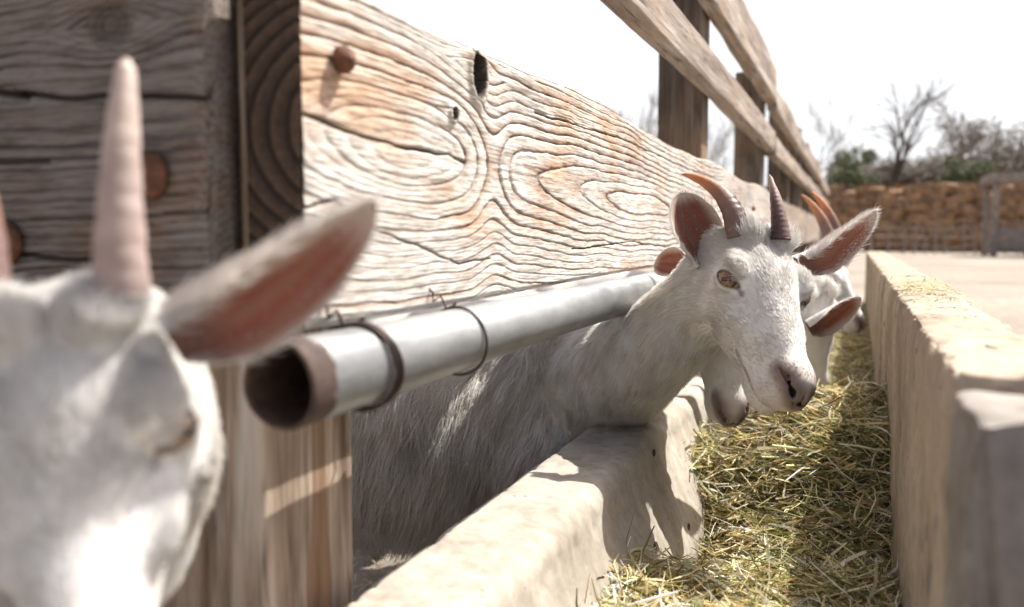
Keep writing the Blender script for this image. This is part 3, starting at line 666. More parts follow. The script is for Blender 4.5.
def ear_mesh(base, tip, face, width, cup=.55, curl=.0, n=30, m=22, th=.0024, bend=None, hair=1, inner_shade=1, asym=0):
    """leaf shaped cupped ear; face = direction the hollow looks towards"""
    base = np.array(base, float); tip = np.array(tip, float); A = tip-base; L = np.linalg.norm(A); a = A/L
    fc = np.array(face, float); fc -= fc@a*a; fc /= np.linalg.norm(fc); s = np.cross(a, fc)
    u = np.linspace(0, 1, n); v = np.linspace(-1, 1, m)
    W = width/2*np.interp(u, [0, .12, .3, .5, .7, .85, .95, 1.0], [.45, .66, .93, 1.0, .90, .67, .42, .10])
    k = np.interp(u, [0, .2, .5, 1], [2.3, 1.75, 1.15, .7])*cup/.55      # wrap angle half
    ctr = base+a*(u[:, None]*L); bd = np.array(bend if bend is not None else (0, 0, 0), float)
    ctr = ctr+bd*(u[:, None]*(1-u[:, None])*4)
    ang = v[None]*k[:, None]; R_ = W[:, None]/np.sin(np.minimum(k, np.pi/2))[:, None]
    off_s = R_*np.sin(ang); off_f = R_*(1-np.cos(ang))
    inner = ctr[:, None]+off_s[..., None]*s+off_f[..., None]*fc
    nrm = np.cos(ang)[..., None]*fc-np.sin(ang)[..., None]*s
    t_ = th*(1-.55*np.abs(v)**3)[None, :, None]*np.interp(u, [0, 1], [1.5, .7])[:, None, None]
    outer = inner-nrm*t_
    V = np.concatenate([inner.reshape(-1, 3), outer.reshape(-1, 3)]); g = grid_faces(n, m); N1 = n*m
    Fc = [g, g[:, ::-1]+N1]
    rim = [i*m for i in range(n)]+[(n-1)*m+j for j in range(1, m)]+[i*m+m-1 for i in range(n-2, -1, -1)]
    Fc.append(np.array([[rim[i], rim[i+1], rim[i+1]+N1, rim[i]+N1] for i in range(len(rim)-1)]))
    uu = np.tile(np.repeat(u, m), 2); vv = np.tile(np.tile(v, n), 2); side = np.repeat([1, 0], N1)
    return V, np.concatenate(Fc), uu, vv, side
def horn_mesh(base, dirs, L, r0, n=60, m=18, ridges=14, blunt=.07, keel=None, tipc=None, basec=None):
    """curved horn: dirs = list of directions from base to tip"""
    t = np.linspace(0, 1, n); D = np.array(dirs, float); D /= np.linalg.norm(D, axis=1)[:, None]; k = np.linspace(0, 1, len(D))
    d = np.stack([np.interp(t, k, D[:, i]) for i in range(3)], 1); d /= np.linalg.norm(d, axis=1)[:, None]
    P = np.array(base, float)+np.concatenate([[np.zeros(3)], np.cumsum((d[1:]+d[:-1])/2*L/(n-1), axis=0)])
    r = r0*(blunt+(1-blunt)*(1-t)**.72)*np.sqrt(np.clip((1.012-t)/.06, 0, 1)); r = r*(1+(.035 if blunt < .2 else .07)*np.where(t < .78, np.abs(np.sin(t*np.pi*ridges))**.6-.5, -.1)*(1-t*.6)); r = np.maximum(r, r0*.03)
    V, F_ = sweep(P, r, m); V = V+fbm(V, 150, 9)[:, None]*.0007; kk = np.zeros(len(V))
    if keel is not None:
        rad = V-np.repeat(P, m, 0); rl = np.linalg.norm(rad, axis=1)+1e-9; kk = np.clip((rad/rl[:, None])@(keel/np.linalg.norm(keel)), 0, 1)**3*np.repeat(sstep(.85, .5, t), m)
        V = V+rad*(kk*.13*np.repeat(np.abs(np.sin(t*np.pi*ridges))**.7, m))[:, None]
    # sharper front keel
    return V, F_, np.repeat(t, m), kk
C_WHITE = np.array([.73, .715, .70]); C_CREAM = np.array([.65, .575, .46]); C_PINK = np.array([.42, .20, .16]); C_NOSE = np.array([.17, .115, .10]); C_DARK = np.array([.06, .035, .03])
def goat(label, H, torso, neck_r=1.0, res=.0028, ears=(), horns=(), fur=dict(), eye_rot=(0, 0), name='goat', muz=.95, neck_mid=None):
    """H = dict(o, M (columns right, forward, crown), s)"""
    Mh = H['M']; oh = H['o']; sh = H['s']
    to = lambda p: oh+(np.asarray(p, float)*sh)@Mh.T
    def inv(P):
        L_ = ((P-oh)@Mh)/sh; L_[:, 1] = np.where(L_[:, 1] > .085, .085+(L_[:, 1]-.085)/muz, L_[:, 1]); return L_
    B = torso; Bm = np.stack([B['l'], B['f'], B['u']], 1)
    bw = lambda p: B['o']+(np.asarray(p, float)*B['s'])@Bm.T
    n0 = bw((0, .02, .02)); n1 = bw((0, .11, .045)); n3 = to((0, .015, -.030)); nm = neck_mid if neck_mid is not None else (n1+n3)/2+np.array([0, 0, -.0])
    n2 = to((0, .05, -.045))
    # quadratic curve through the neck
    tt = np.linspace(0, 1, 7)[:, None]; c = 2*nm-(n1+n3)/2; nk = (1-tt)**2*n1+2*tt*(1-tt)*c+tt*tt*n3
    nr = np.interp(tt[:, 0], [0, .5, 1], [.098, .064, .050])*sh*neck_r
    def f(P, fine=True):
        d = body_sdf(P, B, .0); dn = s_chain(P, [n0]+list(nk), [.10*B['s']]+list(nr)); d = smin(d, dn, .045)
        dh = head_sdf(inv(P), fine)*sh*.85; return smin(d, dh, .022)
    pts = np.array([bw((a, b, c_)) for a in (-.17, .17) for b in (-.7, .18) for c_ in (-.22, .22)]+[to(p) for p in ((.09, .27, .08), (-.09, .27, -.1), (.09, -.1, .08), (-.09, -.1, -.1))]+[bw((0, .1, 0))*np.array([1, 1, 0]), bw((0, -.6, 0))*np.array([1, 1, 0])]+list(nk))
    lo = pts.min(0)-.05; hi = pts.max(0)+.05; lo[2] = -.02
    V, Q = surf_nets(f, lo, hi, res)
    # region weights
    dh = head_sdf(inv(V), False)*sh; dn = s_chain(V, list(nk), list(nr)); db = body_sdf(V, B, 0)
    W = np.exp(-np.stack([np.maximum(dh, 0), np.maximum(dn, 0), np.maximum(db, 0)], 1)/.018); W /= W.sum(1)[:, None]
    L = inv(V); x, y, z = L.T; ax = np.abs(x)
    onh = sstep(.02, .0, dh)*(y > -.05)
    col = np.tile(C_WHITE*.95, (len(V), 1))
    def mixin(m, c): nonlocal col; col = col*(1-m[:, None])+np.asarray(c)*m[:, None]
    nz = fbm(V, 25, 3, 4); mixin(np.clip(.18+.5*nz, 0, .45)*(1-onh*.5), C_CREAM)
    mixin(np.clip(.25*W[:, 2]**3, 0, 1)*np.ones(len(V)), np.array([.36, .31, .27]))  # torso skin darkened: dirty coat, plus painted shade between the locks
    mz = sstep(.185, .224, y+.15*(z+.02)+.004*nz)*onh; mixin(mz*.38, (.44, .34, .30))
    nsd = np.minimum(s_chain(np.stack([ax, y, z], 1), NOSTR, [.0022, .0046, .0038, .0014]), 9)
    mixin(sstep(.017, .002, nsd)*onh*.9, C_NOSE); mixin(sstep(.0005, -.003, nsd)*onh, (.10, .045, .035))
    mp = MOUTH
    md = s_chain(np.stack([ax, y, z], 1), mp, [.0010, .0019, .0022, .0022, .0022, .0022])
    mixin(sstep(.0045, .0005, md)*onh*.8, (.17, .10, .085)); mixin(sstep(.0006, -.0012, md)*onh, (.07, .03, .028))
    ed = np.linalg.norm(np.stack([ax, y, z], 1)-EYE, axis=1)
    o = E_O; al = E_A; up = np.cross(o, al); up = up if up[2] > 0 else -up
    q = np.stack([ax, y, z], 1)-EYE; lens = np.maximum(np.hypot(q@al, q@up-.0112)-.0184, np.hypot(q@al, q@up+.0107)-.0184)
    near = sstep(.030, .022, ed)
    mixin(sstep(.0042, .0004, lens)*near*.92, (.085, .04, .03)); tear = s_cone(np.stack([ax, y, z], 1), EYE+al*.0135+o*.0105, EYE+al*.0235+o*.006-up*.005, .0018, .001)
    mixin(sstep(.004, .0005, tear)*onh*.8, (.13, .07, .055))
    nofur = np.maximum.reduce([sstep(.0055, .0008, lens)*near, sstep(.0075, .0015, nsd)*onh, sstep(.0030, .0004, md)*onh, sstep(.226, .232, y)*onh*.8, sstep(.004, .001, tear)*onh])
    hoof = sstep(.052, .046, V[:, 2]); mixin(hoof, (.12, .09, .07)); nofur = np.maximum(nofur, hoof)
    thin = np.zeros(len(V)); reg = np.zeros(len(V)); Vs = [V]; Fs = [Q]; off = len(V); cols = [col]; thins = [thin]; regs = [reg]; nof = [nofur]; Ws = [W]
    earfl = [np.zeros((len(V), 3))]
    for E_ in ears:
        ve, fe, uu, vv, side = ear_mesh(**E_); a = np.array(E_['tip'])-np.array(E_['base']); a = a/np.linalg.norm(a)
        ce = np.tile(C_WHITE, (len(ve), 1)); nse = fbm(ve, (60, 60, 60), 5, 3)
        pk = side*sstep(1.0, .55, np.abs(vv))*sstep(1.02, .80, uu)
        if E_.get('asym'): pk = side*sstep(-.60, .10, vv)*sstep(1.0, .80, vv)*sstep(1.02, .75, uu)
        ce = np.where(side[:, None] > 0, ce*np.array([.80, .68, .60]), ce)
        ce = ce*(1-(pk*.92)[:, None])+np.array([.27, .11, .07])*E_.get('inner_shade', 1)*(pk*.92)[:, None]  # factor below one paints the ear's inside as shaded
        vein = side*np.clip(np.abs(np.sin(vv*7+uu*3+nse)), 0, 1)**3*pk; ce = ce*(1-.6*vein[:, None])+np.array([.26, .05, .03])*.6*vein[:, None]
        dk = side*sstep(.30, .08, uu)*.75; ce = ce*(1-dk[:, None])+np.array([.16, .09, .075])*dk[:, None]  # painted shade deep in the ear, darker towards the root
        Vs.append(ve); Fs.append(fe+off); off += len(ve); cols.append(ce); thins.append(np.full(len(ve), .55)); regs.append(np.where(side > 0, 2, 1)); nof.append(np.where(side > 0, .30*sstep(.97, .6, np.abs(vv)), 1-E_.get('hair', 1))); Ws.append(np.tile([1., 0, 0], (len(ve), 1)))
        earfl.append(np.tile(a, (len(ve), 1))+0*ve)
    V = np.concatenate(Vs); Q = np.concatenate(Fs); col = np.concatenate(cols); thin = np.concatenate(thins); reg = np.concatenate(regs); nofur = np.concatenate(nof); W = np.concatenate(Ws); efl = np.concatenate(earfl)
    loc = B['o']*np.array([1, 1, 0]); root = empty(name, loc, label, 'goat', 'white goats at the feed trough')
    ob = mesh_obj('body', V, Q, M_skin, root, True, dict(coat=col, thin=thin))
    # eyes
    for sgn in (1, -1):
        ec = to(EYE*np.array([sgn, 1, 1])); od = (o*np.array([sgn, 1, 1]))@Mh.T; ad = (al*np.array([sgn, 1, 1]))@Mh.T
        fx = np.array(cR)*0
        r = .0160*sh; nu, nv = 90, 72; th_ = np.linspace(0, np.pi, nu); ph = np.linspace(0, 2*np.pi, nv, endpoint=False)
        T_, Pn = np.meshgrid(th_, ph, indexing='ij'); g3 = np.cross(od, ad)
        vert = od*0+g3
        Pl = np.stack([np.sin(T_)*np.cos(Pn), np.sin(T_)*np.sin(Pn), np.cos(T_)], -1).reshape(-1, 3)
        bulge = 1+.05*sstep(.85, 1, Pl[:, 2])
        Ve = ec+(Pl*bulge[:, None]*r)@np.stack([ad, g3, od])
        rr = np.hypot(Pl[:, 0], Pl[:, 1]); iris = (rr < .70)*(Pl[:, 2] > 0)
        angn = np.arctan2(Pl[:, 1], Pl[:, 0]); stri = .5+.5*np.sin(angn*46+3*np.sin(angn*7))
        ci = np.outer(.75+.25*stri, np.array([.22, .115, .05])); ci = ci*(1-.55*sstep(.5, .70, rr))[:, None]+0
        cc = np.where(iris[:, None] > 0, ci, np.array([.42, .30, .24])*(.55+.0*rr[:, None]))
        cc = np.where(((rr > .64) & (rr < .76))[:, None], np.array([.05, .03, .02]), cc)
        # horizontal slot pupil: long along the world-horizontal line
        hz = np.cross(np.array([0, 0, 1.]), od); hz /= np.linalg.norm(hz); hx = np.array([hz@ad, hz@g3]); hx /= np.linalg.norm(hx)+1e-9; pu = Pl[:, 0]*hx[0]+Pl[:, 1]*hx[1]; pv = -Pl[:, 0]*hx[1]+Pl[:, 1]*hx[0]
        pup = (np.maximum(np.abs(pu)/.40, 0)**4+(np.abs(pv)/.15)**4 < 1) & (Pl[:, 2] > 0); cc = np.where(pup[:, None], np.array([.006, .005, .006]), cc)
        mesh_obj('eye', Ve, grid_faces(nu, nv, True), M_eye, root, True, dict(coat=cc))
    for hk in horns:
        vh, fh, t, kk = horn_mesh(**hk); base_c = np.array(hk.get('basec') or (.25, .165, .15)); tipc = np.array(hk.get('tipc') or (.60, .27, .12)); gry = np.array([.20, .15, .15])
        k = sstep(.25, .95, t)[:, None]; c_ = base_c*(1-k)+tipc*k; bnd = (.5+.5*np.sin(t*np.pi*14))[:, None]*(1-k); c_ = c_*(1-.18*bnd)+gry*.18*bnd
        c_ = c_*(1-.8*kk[:, None])+np.array([.055, .04, .045])*.8*kk[:, None]; c_ = c_*(1+.25*fbm(vh, 70, 4, 3))[:, None]
        mesh_obj('horn', vh, fh, M_horn, root, True, dict(coat=c_))
    if fur: make_fur(root, V, Q, col, reg, nofur, W, efl, dict(to=to, inv=inv, Mh=Mh, sh=sh, B=B, nk=nk), **fur)
    return root
def make_fur(root, V, Q, col, reg, nofur, W, efl, F, n=60000, head=.008, neck=.020, body=.042, ear=.0065, rad=.00022, dens=(1, .7, .5), vis=None, seed=1, npt=5, bodyrad=1.6, tuft=.018, smooth=1.0, cvar=1.0):
    r = np.random.default_rng(seed); tri = np.concatenate([Q[:, [0, 1, 2]], Q[:, [0, 2, 3]]])
    a = V[tri[:, 1]]-V[tri[:, 0]]; b = V[tri[:, 2]]-V[tri[:, 0]]; nn = np.cross(a, b); ar = np.linalg.norm(nn, axis=1)/2; nn = nn/(2*ar[:, None]+1e-12)
    tc = V[tri].mean(1); Wt = W[tri].mean(1); d = (Wt*np.array(dens)).sum(1)*(1-nofur[tri].max(1)); d = d*np.where(reg[tri].max(1) >= 1, 1.1, 1)
    if vis is not None: d = d*vis(tc, nn)
    p = ar*d; p /= p.sum(); idx = r.choice(len(tri), n, p=p); u = r.random((n, 2)); fl = u.sum(1) > 1; u[fl] = 1-u[fl]
    T = tri[idx]; w3 = np.stack([1-u.sum(1), u[:, 0], u[:, 1]], 1); bl = lambda A: (A[T]*w3.reshape(w3.shape+(1,)*(A.ndim-1))).sum(1)
    # smooth vertex normals
    VN = np.zeros_like(V)
    for k in range(3): np.add.at(VN, tri[:, k], nn*ar[:, None])
    VN /= np.linalg.norm(VN, axis=1)[:, None]+1e-12
    P = bl(V); N = bl(VN); N /= np.linalg.norm(N, axis=1)[:, None]+1e-9; Wp = bl(W); C = bl(col); R_ = reg[T].max(1); E = bl(efl)
    L = F['inv'](P); Mh = F['Mh']; B = F['B']
    # flow directions
    hflow = np.stack([np.clip(L[:, 0]/.03, -1, 1)*.25, np.full(n, -1.0), -.30-0*L[:, 2]], 1)
    below = sstep(-.02, -.06, L[:, 2]); hflow[:, 2] -= .2*below
    crown = sstep(.07, .035, L[:, 1])*sstep(.0, .03, L[:, 2]); hflow[:, 2] += .7*crown; hflow[:, 0] += .8*crown*vnoise(P, 30, 8)
    hflow = hflow@Mh.T
    nkd = F['nk'][0]-F['nk'][-1]; nkd = nkd/np.linalg.norm(nkd); nflow = nkd*1.0+np.array([0, 0, -.45])
    bflow = -B['f']*.45+np.array([0, 0, -1.0])
    D = hflow*Wp[:, :1]+nflow*Wp[:, 1:2]+bflow*Wp[:, 2:]
    ie = (R_ >= 1)[:, None]; D = np.where(ie, E, D)
    clump = np.stack([fbm(P, 28, 101+k, 3) for k in range(3)], 1); clump2 = np.stack([vnoise(P, 120, 201+k) for k in range(3)], 1)
    amp = (Wp*np.array([.20, .35, .50])).sum(1)[:, None]*2.0
    amp = amp*smooth; D = D+clump*amp+clump2*amp*.45+r.normal(0, .09, (n, 3))
    D = D-(D*N).sum(1)[:, None]*N; D /= np.linalg.norm(D, axis=1)[:, None]+1e-9
    lift = (Wp*np.array([.26*(.4+.6*smooth), .30, .30])).sum(1)*(.7+.6*r.random(n))*(1+.5*vnoise(P, 40, 301)); lift = np.where(R_ == 2, .35+.5*r.random(n), lift); lift = np.where(R_ == 1, .30, lift)
    Ln = (Wp*np.array([head, neck, body])).sum(1)
    y = L[:, 1]; Ln = Ln*np.where(Wp[:, 0] > .5, np.interp(y, [.06, .12, .2, .24], [1.0, .8, .5, .28]), 1)
    top = crown*Wp[:, 0]; Ln = Ln+(tuft-head)*top; lift = lift+.45*top
    jaw = Wp[:, 0]*sstep(-.04, -.07, L[:, 2])*sstep(.20, .15, y); Ln = Ln*(1+.5*jaw)
    Ln = np.where(R_ >= 1, ear*np.where(R_ == 2, 1.9, 1.0), Ln)*(.55+.7*r.random(n))*(1+.25*vnoise(P, 60, 401))
    ned = bl(nofur); Ln = Ln*(1-.75*sstep(0, .6, ned)*(R_ < 1))
    t = np.linspace(0, 1, npt)
    grav = np.array([0, 0, -1.])*(Wp*np.array([.02, .18, .30])).sum(1)[:, None]
    X = P[:, None]-N[:, None]*.0006+Ln[:, None, None]*(D[:, None]*(t[None, :, None]*(1-.0*t[None, :, None]))+N[:, None]*(lift[:, None]*(t-.48*t*t)[None])[..., None]+grav[:, None]*(t**2)[None, :, None])
    curl = r.normal(0, .035, (n, 1, 3))*np.sin(t*5+r.random((n, 1))*6)[..., None]*Ln[:, None, None]; X = X+curl
    rd = rad*(Wp*np.array([1, 1.15, bodyrad])).sum(1)*(.7+.6*r.random(n)); rd = np.where(R_ >= 1, rad*.8, rd); RR = rd[:, None]*np.interp(t, [0, .5, 1], [1, .85, .12])[None]
    C = C*(1+.07*r.normal(0, 1, (n, 1))); C = C*(1+.16*cvar*fbm(P, 34, 501, 3))[:, None]; C = C*(1.02+.22*Wp[:, 2:]+.08*Wp[:, 1:2])*(1+(.10+.32*Wp[:, 2]+.12*Wp[:, 1])*vnoise(P, (105, 105, 40), 511))[:, None]; C = np.clip(np.where((R_ == 2)[:, None], C*.45+C_WHITE*.55, C), .02, .82)  # lock shading painted as colour noise; torso and neck lightened against deep shade
    hc = bpy.data.hair_curves.new('fur'); hc.add_curves([npt]*n); off = np.zeros(3); q = root
    while q is not None: off = off+np.array(q.location); q = q.parent
    pos = (X-off).astype(np.float32).ravel(); at_ = hc.attributes.get('position') or hc.attributes.new('position', 'FLOAT_VECTOR', 'POINT'); at_.data.foreach_set('vector', pos)
    ra = hc.attributes.get('radius') or hc.attributes.new('radius', 'FLOAT', 'POINT'); ra.data.foreach_set('value', RR.astype(np.float32).ravel())
    ca = hc.attributes.new('coat', 'FLOAT_COLOR', 'POINT'); ca.data.foreach_set('color', np.concatenate([np.repeat(C, npt, 0), np.ones((n*npt, 1))], 1).astype(np.float32).ravel())
    hc.materials.append(M_hair); o = bpy.data.objects.new('fur', hc); COL.objects.link(o); o.parent = root
    return o
def frame(fwd, up):
    """camera-space (right, up, towards camera) vectors -> columns right, forward, crown"""
    cv = lambda v: cR*v[0]+cU*v[1]-cF*v[2]
    y = cv(fwd); y /= np.linalg.norm(y); z = cv(up); z -= z@y*y; z /= np.linalg.norm(z); x = np.cross(y, z); return np.stack([x, y, z], 1)
def headH(px, py, d, fwd, up, s): 
    M = frame(fwd, up); e = at(px, py, d); return dict(M=M, s=s, o=e-M@np.array([0, .0805, .0035])*s)
def camv(*v): return cR*v[0]+cU*v[1]-cF*v[2]
def torso(o, yawdir, s=1.0):
    f = np.array([yawdir[0], yawdir[1], 0.]); f /= np.linalg.norm(f); return dict(o=np.array(o, float), f=f, l=np.array([f[1], -f[0], 0]), u=np.array([0, 0, 1.]), s=s)

# -- the main goat: neck between pipe and low wall, face turned to the camera
H1 = headH(764, 288, 1.19, (.15, -.70, .70), (.40, .68, .60), 1.15)
t1 = lambda p: H1['o']+(np.array(p)*H1['s'])@H1['M'].T
E1 = [dict(base=at(706, 268, 1.225), tip=at(682, 193, 1.25), face=camv(.22, -.15, 1), width=.075, cup=.42, inner_shade=.55),  # first ear: inside coloured darker for the shadow in it
      dict(base=at(799, 260, 1.25), asym=1, tip=at(877, 212, 1.27), face=camv(.1, -.75, .80), width=.066, cup=.46, bend=camv(0, -.007, 0))]
hb = lambda H, s: H['o']+(np.array([.021*s, .028, .040])*H['s'])@H['M'].T
K1 = [dict(base=at(739, 238, 1.20), dirs=[camv(-.10, 1, -.10), camv(-.35, 1, -.55), camv(-.80, .72, -.75), camv(-1, .30, -.7)], L=.148, r0=.0180, keel=camv(.8, .3, .3)),
      dict(base=at(781, 240, 1.20), dirs=[camv(.0, 1, -.15), camv(-.06, 1, -.25), camv(-.10, 1, -.45), camv(-.08, 1, -.5)], L=.104, r0=.0140, keel=camv(-.7, .2, .6), tipc=(.46, .36, .31))]
T1 = torso((-.58, 1.50, Z(-.345)), (.50, .26), 1.16)
def vis_main(tc, nn): return np.clip(.15+((CAM-tc)*nn).sum(1)/np.linalg.norm(CAM-tc, axis=1)+.3, .03, 1)*(tc[:, 2] > .15)
QUICK = 1.0
goat('white goat in sharp focus looking at the viewer, neck over the low wall', H1, T1, .98, .0026, E1, K1, muz=1.0, fur=
     dict(n=int(170000*QUICK), head=.0135, smooth=.8, neck=.024, body=.062, rad=.00030, dens=(2.3, 1.5, 1.0), vis=vis_main, seed=2, bodyrad=2.0), neck_mid=at(648, 352, 1.36))

# -- the blurred goat close to the camera
H2 = headH(74, 446, .405, (.22, -.82, .54), (.0, .56, .82), .84)
E2 = [dict(asym=1, base=at(160, 326, .42), tip=at(376, 203, .46), face=camv(.10, -.78, .72), width=.052, cup=.50, hair=.35, bend=camv(.0, -.008, 0)),
      dict(base=at(-100, 330, .42), tip=at(-290, 240, .47), face=camv(-.2, -.8, .6), width=.074, cup=.50)]
K2 = [dict(base=at(122, 296, .41), dirs=[camv(-.02, 1, .05), camv(-.02, 1, -.10), camv(-.02, 1, -.2)], L=.118, r0=.0128, blunt=.30, ridges=10, basec=(.46, .36, .33), tipc=(.58, .48, .43)),
      dict(base=at(-22, 300, .415), dirs=[camv(-.05, 1, -.1), camv(-.25, 1, -.25), camv(-.4, .8, -.4)], L=.09, r0=.0150, blunt=.34)]
T2 = torso((-.86, .18, Z(-.30)), (.9, .0), 1.05)
def vis_near(tc, nn):
    v = CAM-tc; return (np.linalg.norm(v, axis=1) < .75)*np.clip(.4+(v*nn).sum(1)/np.linalg.norm(v, axis=1), .02, 1)+.02
goat('blurred white goat closest to the viewer with a tall straight horn and outstretched ear', H2, T2, .86, .0030, E2, K2,
     dict(n=int(100000*QUICK), head=.012, smooth=.75, neck=.016, body=.04, rad=.00030, dens=(2, 1.2, .3), vis=vis_near, seed=3, tuft=.017, cvar=2.2), neck_mid=at(28, 590, .50))

# -- the goat whose muzzle shows under the main goat's chin
H3 = headH(727, 318, 1.36, (-.03, -.86, .45), (.0, .45, .86), 1.12)
E3 = [dict(base=at(688, 268, 1.46), tip=at(655, 262, 1.50), face=camv(.5, 0, 1), width=.055, cup=.5),
      dict(base=at(786, 262, 1.46), tip=at(822, 255, 1.56), face=camv(0, -.5, .8), width=.06, cup=.5)]
K3 = [dict(base=at(720, 252, 1.40), dirs=[camv(-.2, 1, -.2), camv(-.5, 1, -.3), camv(-.8, 1, -.3)], L=.085, r0=.015),
      dict(base=at(752, 250, 1.44), dirs=[camv(.1, 1, -.5), camv(.0, .7, -1)], L=.08, r0=.013)]
T3 = torso((-.66, 1.98, Z(-.30)), (1, .0), .96)
vis_far = lambda tc, nn: np.clip(.2+((CAM-tc)*nn).sum(1)/np.linalg.norm(CAM-tc, axis=1), .02, 1)*(tc[:, 0] > -.6)+.01
goat('white goat mostly hidden behind the turned goat, its muzzle showing under that goats chin', H3, T3, .9, .0046, E3, K3,
     dict(n=int(26000*QUICK), head=.009, neck=.018, body=.035, rad=.0003, vis=vis_far, seed=4))
# -- the goat with the low horizontal ear, muzzle down in the hay
H4 = headH(813, 322, 1.72, (.13, -.93, .10), (.25, .15, .95), 1.0)
E4 = [dict(base=at(806, 324, 1.66), tip=at(861, 298, 1.64), face=camv(.1, -.70, .75), width=.066, cup=.5),
      dict(base=at(778, 300, 1.80), tip=at(740, 280, 1.84), face=camv(0, 0, 1), width=.06, cup=.5)]
T4 = torso((-.62, 2.52, Z(-.30)), (1, -.15), .95)
goat('hornless white goat feeding head down with its pink ear held out level', H4, T4, .85, .0046, E4, [],
     dict(n=int(20000*QUICK), head=.009, neck=.018, body=.035, rad=.0003, vis=vis_far, seed=5))
# -- the farthest goat, in profile, two swept horns
H5 = headH(836, 281, 2.20, (.55, -.80, .20), (.55, .65, .45), .93)
E5 = [dict(base=at(812, 262, 2.28), tip=at(780, 262, 2.34), face=camv(0, -.2, 1), width=.055, cup=.5),
      dict(base=at(838, 258, 2.33), tip=at(858, 246, 2.42), face=camv(0, -.5, .8), width=.055, cup=.5)]
K5 = [dict(base=at(831, 248, 2.24), dirs=[camv(-.1, 1, -.1), camv(-.5, 1, -.1), camv(-.75, .7, -.2)], L=.165, r0=.0200),
      dict(base=at(838, 245, 2.28), dirs=[camv(-.05, 1, -.1), camv(-.45, 1, -.1), camv(-.7, .7, -.2)], L=.165, r0=.0200)]
T5 = torso((-.60, 3.10, Z(-.26)), (1, -.1), .95)
goat('farthest white goat, seen from the side with two long swept-back orange horns', H5, T5, .85, .0046, E5, K5,
     dict(n=int(16000*QUICK), head=.009, neck=.018, body=.035, rad=.00035, vis=vis_far, seed=6))

# ------------------------------------------------------------------ hay in the trough
def hayz(x, y):
    P = np.stack([x, y, 0*x], 1); z = np.interp(y, [.3, .85, 1.02, 1.20, 1.33, 1.42, 1.52, 1.65, 1.9, 2.3, 2.7, 3.2, 5], [-.44, -.410, -.412, -.455, -.455, -.420, -.325, -.300, -.345, -.40, -.36, -.37, -.37])
    right = sstep(-.25, .02, x); z = z-.065*(1-right)*sstep(1.05, 1.25, y)-.02*(1-right)
    z = z+.026*fbm(P, 8, 61, 3)+.020*fbm(P, 22, 62, 3)
    return Z(z)
def hay():
    r = np.random.default_rng(11)
    xs = np.linspace(-.30, .075, 60); ys = np.linspace(.3, 5, 420); X, Y = np.meshgrid(xs, ys, indexing='ij'); X = X.ravel(); Y = Y.ravel()
    G = np.stack([X, Y, hayz(X, Y)-.012], 1); Fg = grid_faces(60, 420)[:, ::-1][:, ::-1]
    cg = np.tile([.16, .135, .06], (len(G), 1))
    n = 62000; npt = 5
    # denser near the camera
    y = .45+4.4*r.random(n)**1.9; x = -.29+.355*r.random(n); y = np.clip(y, .4, 4.9)
    z = hayz(x, y)-.014+.032*r.random(n)**1.5
    L = np.where(r.random(n) < .75, .018+.045*r.random(n)**1.4, .05+.09*r.random(n)); az = r.random(n)*2*np.pi; el = r.normal(.05, .33, n)+.05
    D = np.stack([np.cos(az)*np.cos(el), np.sin(az)*np.cos(el), np.sin(el)], 1); S_ = np.stack([-np.sin(az), np.cos(az), 0*az], 1)
    bendv = (r.normal(0, .30, n)[:, None]*S_+r.normal(-.12, .22, n)[:, None]*np.array([0, 0, 1.]))
    kink = r.random(n) < .3; bendv[kink] *= 2
    t = np.linspace(-.5, .5, npt)
    P = np.stack([x, y, z], 1)[:, None]+L[:, None, None]*(D[:, None]*t[None, :, None]+bendv[:, None]*(t*t)[None, :, None])
    P[..., 0] = np.clip(P[..., 0], -.30, .063)
    lim = -.262+0*P[..., 1]; P[..., 0] = np.maximum(P[..., 0], lim)
    tw = r.random(n)*np.pi; Un = np.cross(D, S_); Wv = np.cos(tw)[:, None]*S_+np.sin(tw)[:, None]*Un; wd = np.where(r.random(n) < .5, .0009, .0018)*(.6+.8*r.random(n))
    wv = wd[:, None]*np.interp(t, [-.5, -.3, .5], [.7, 1, .25])[None]
    A = P+Wv[:, None]*wv[..., None]; B_ = P-Wv[:, None]*wv[..., None]; Up = np.cross(D, Wv); Cc = P+Up[:, None]*wv[..., None]*.9
    V = np.stack([A, B_, Cc], 2).reshape(-1, 3)           # n, npt, 3
    base = np.arange(n)[:, None, None]*npt*3+np.arange(npt-1)[None, :, None]*3
    q = []
    for a, b in ((0, 1), (1, 2), (2, 0)): q.append(np.concatenate([base+a, base+b, base+b+3, base+a+3], 2).reshape(-1, 4))
    Fq = np.concatenate(q)
    green = np.array([.19, .20, .075]); olive = np.array([.40, .35, .17]); straw = np.array([.72, .60, .37]); pale = np.array([.84, .78, .62]); brown = np.array([.24, .14, .06])
    pal = np.stack([green, olive, straw, pale, brown]); pr = r.random(n); pos = .22*fbm(np.stack([x, y, 0*x], 1), 6, 71, 3)
    ix = np.searchsorted([.18, .42, .76, .94], np.clip(pr+pos, 0, .999)); c = pal[ix]*(.75+.5*r.random((n, 1)))
    c = np.clip(c*1.22*(1+.22*vnoise(np.stack([x, y, z], 1), 30, 91))[:, None], 0, .88); c = np.repeat(c, npt*3, 0)
    Vall = np.concatenate([G, V]); Fall = np.concatenate([Fg, Fq+len(G)])
    tag(mesh_obj('hay', Vall, Fall, M_hay, None, False, dict(col=np.concatenate([cg, c]))), 'loose green and yellow hay filling the concrete trough', 'hay', kind='stuff')
hay()

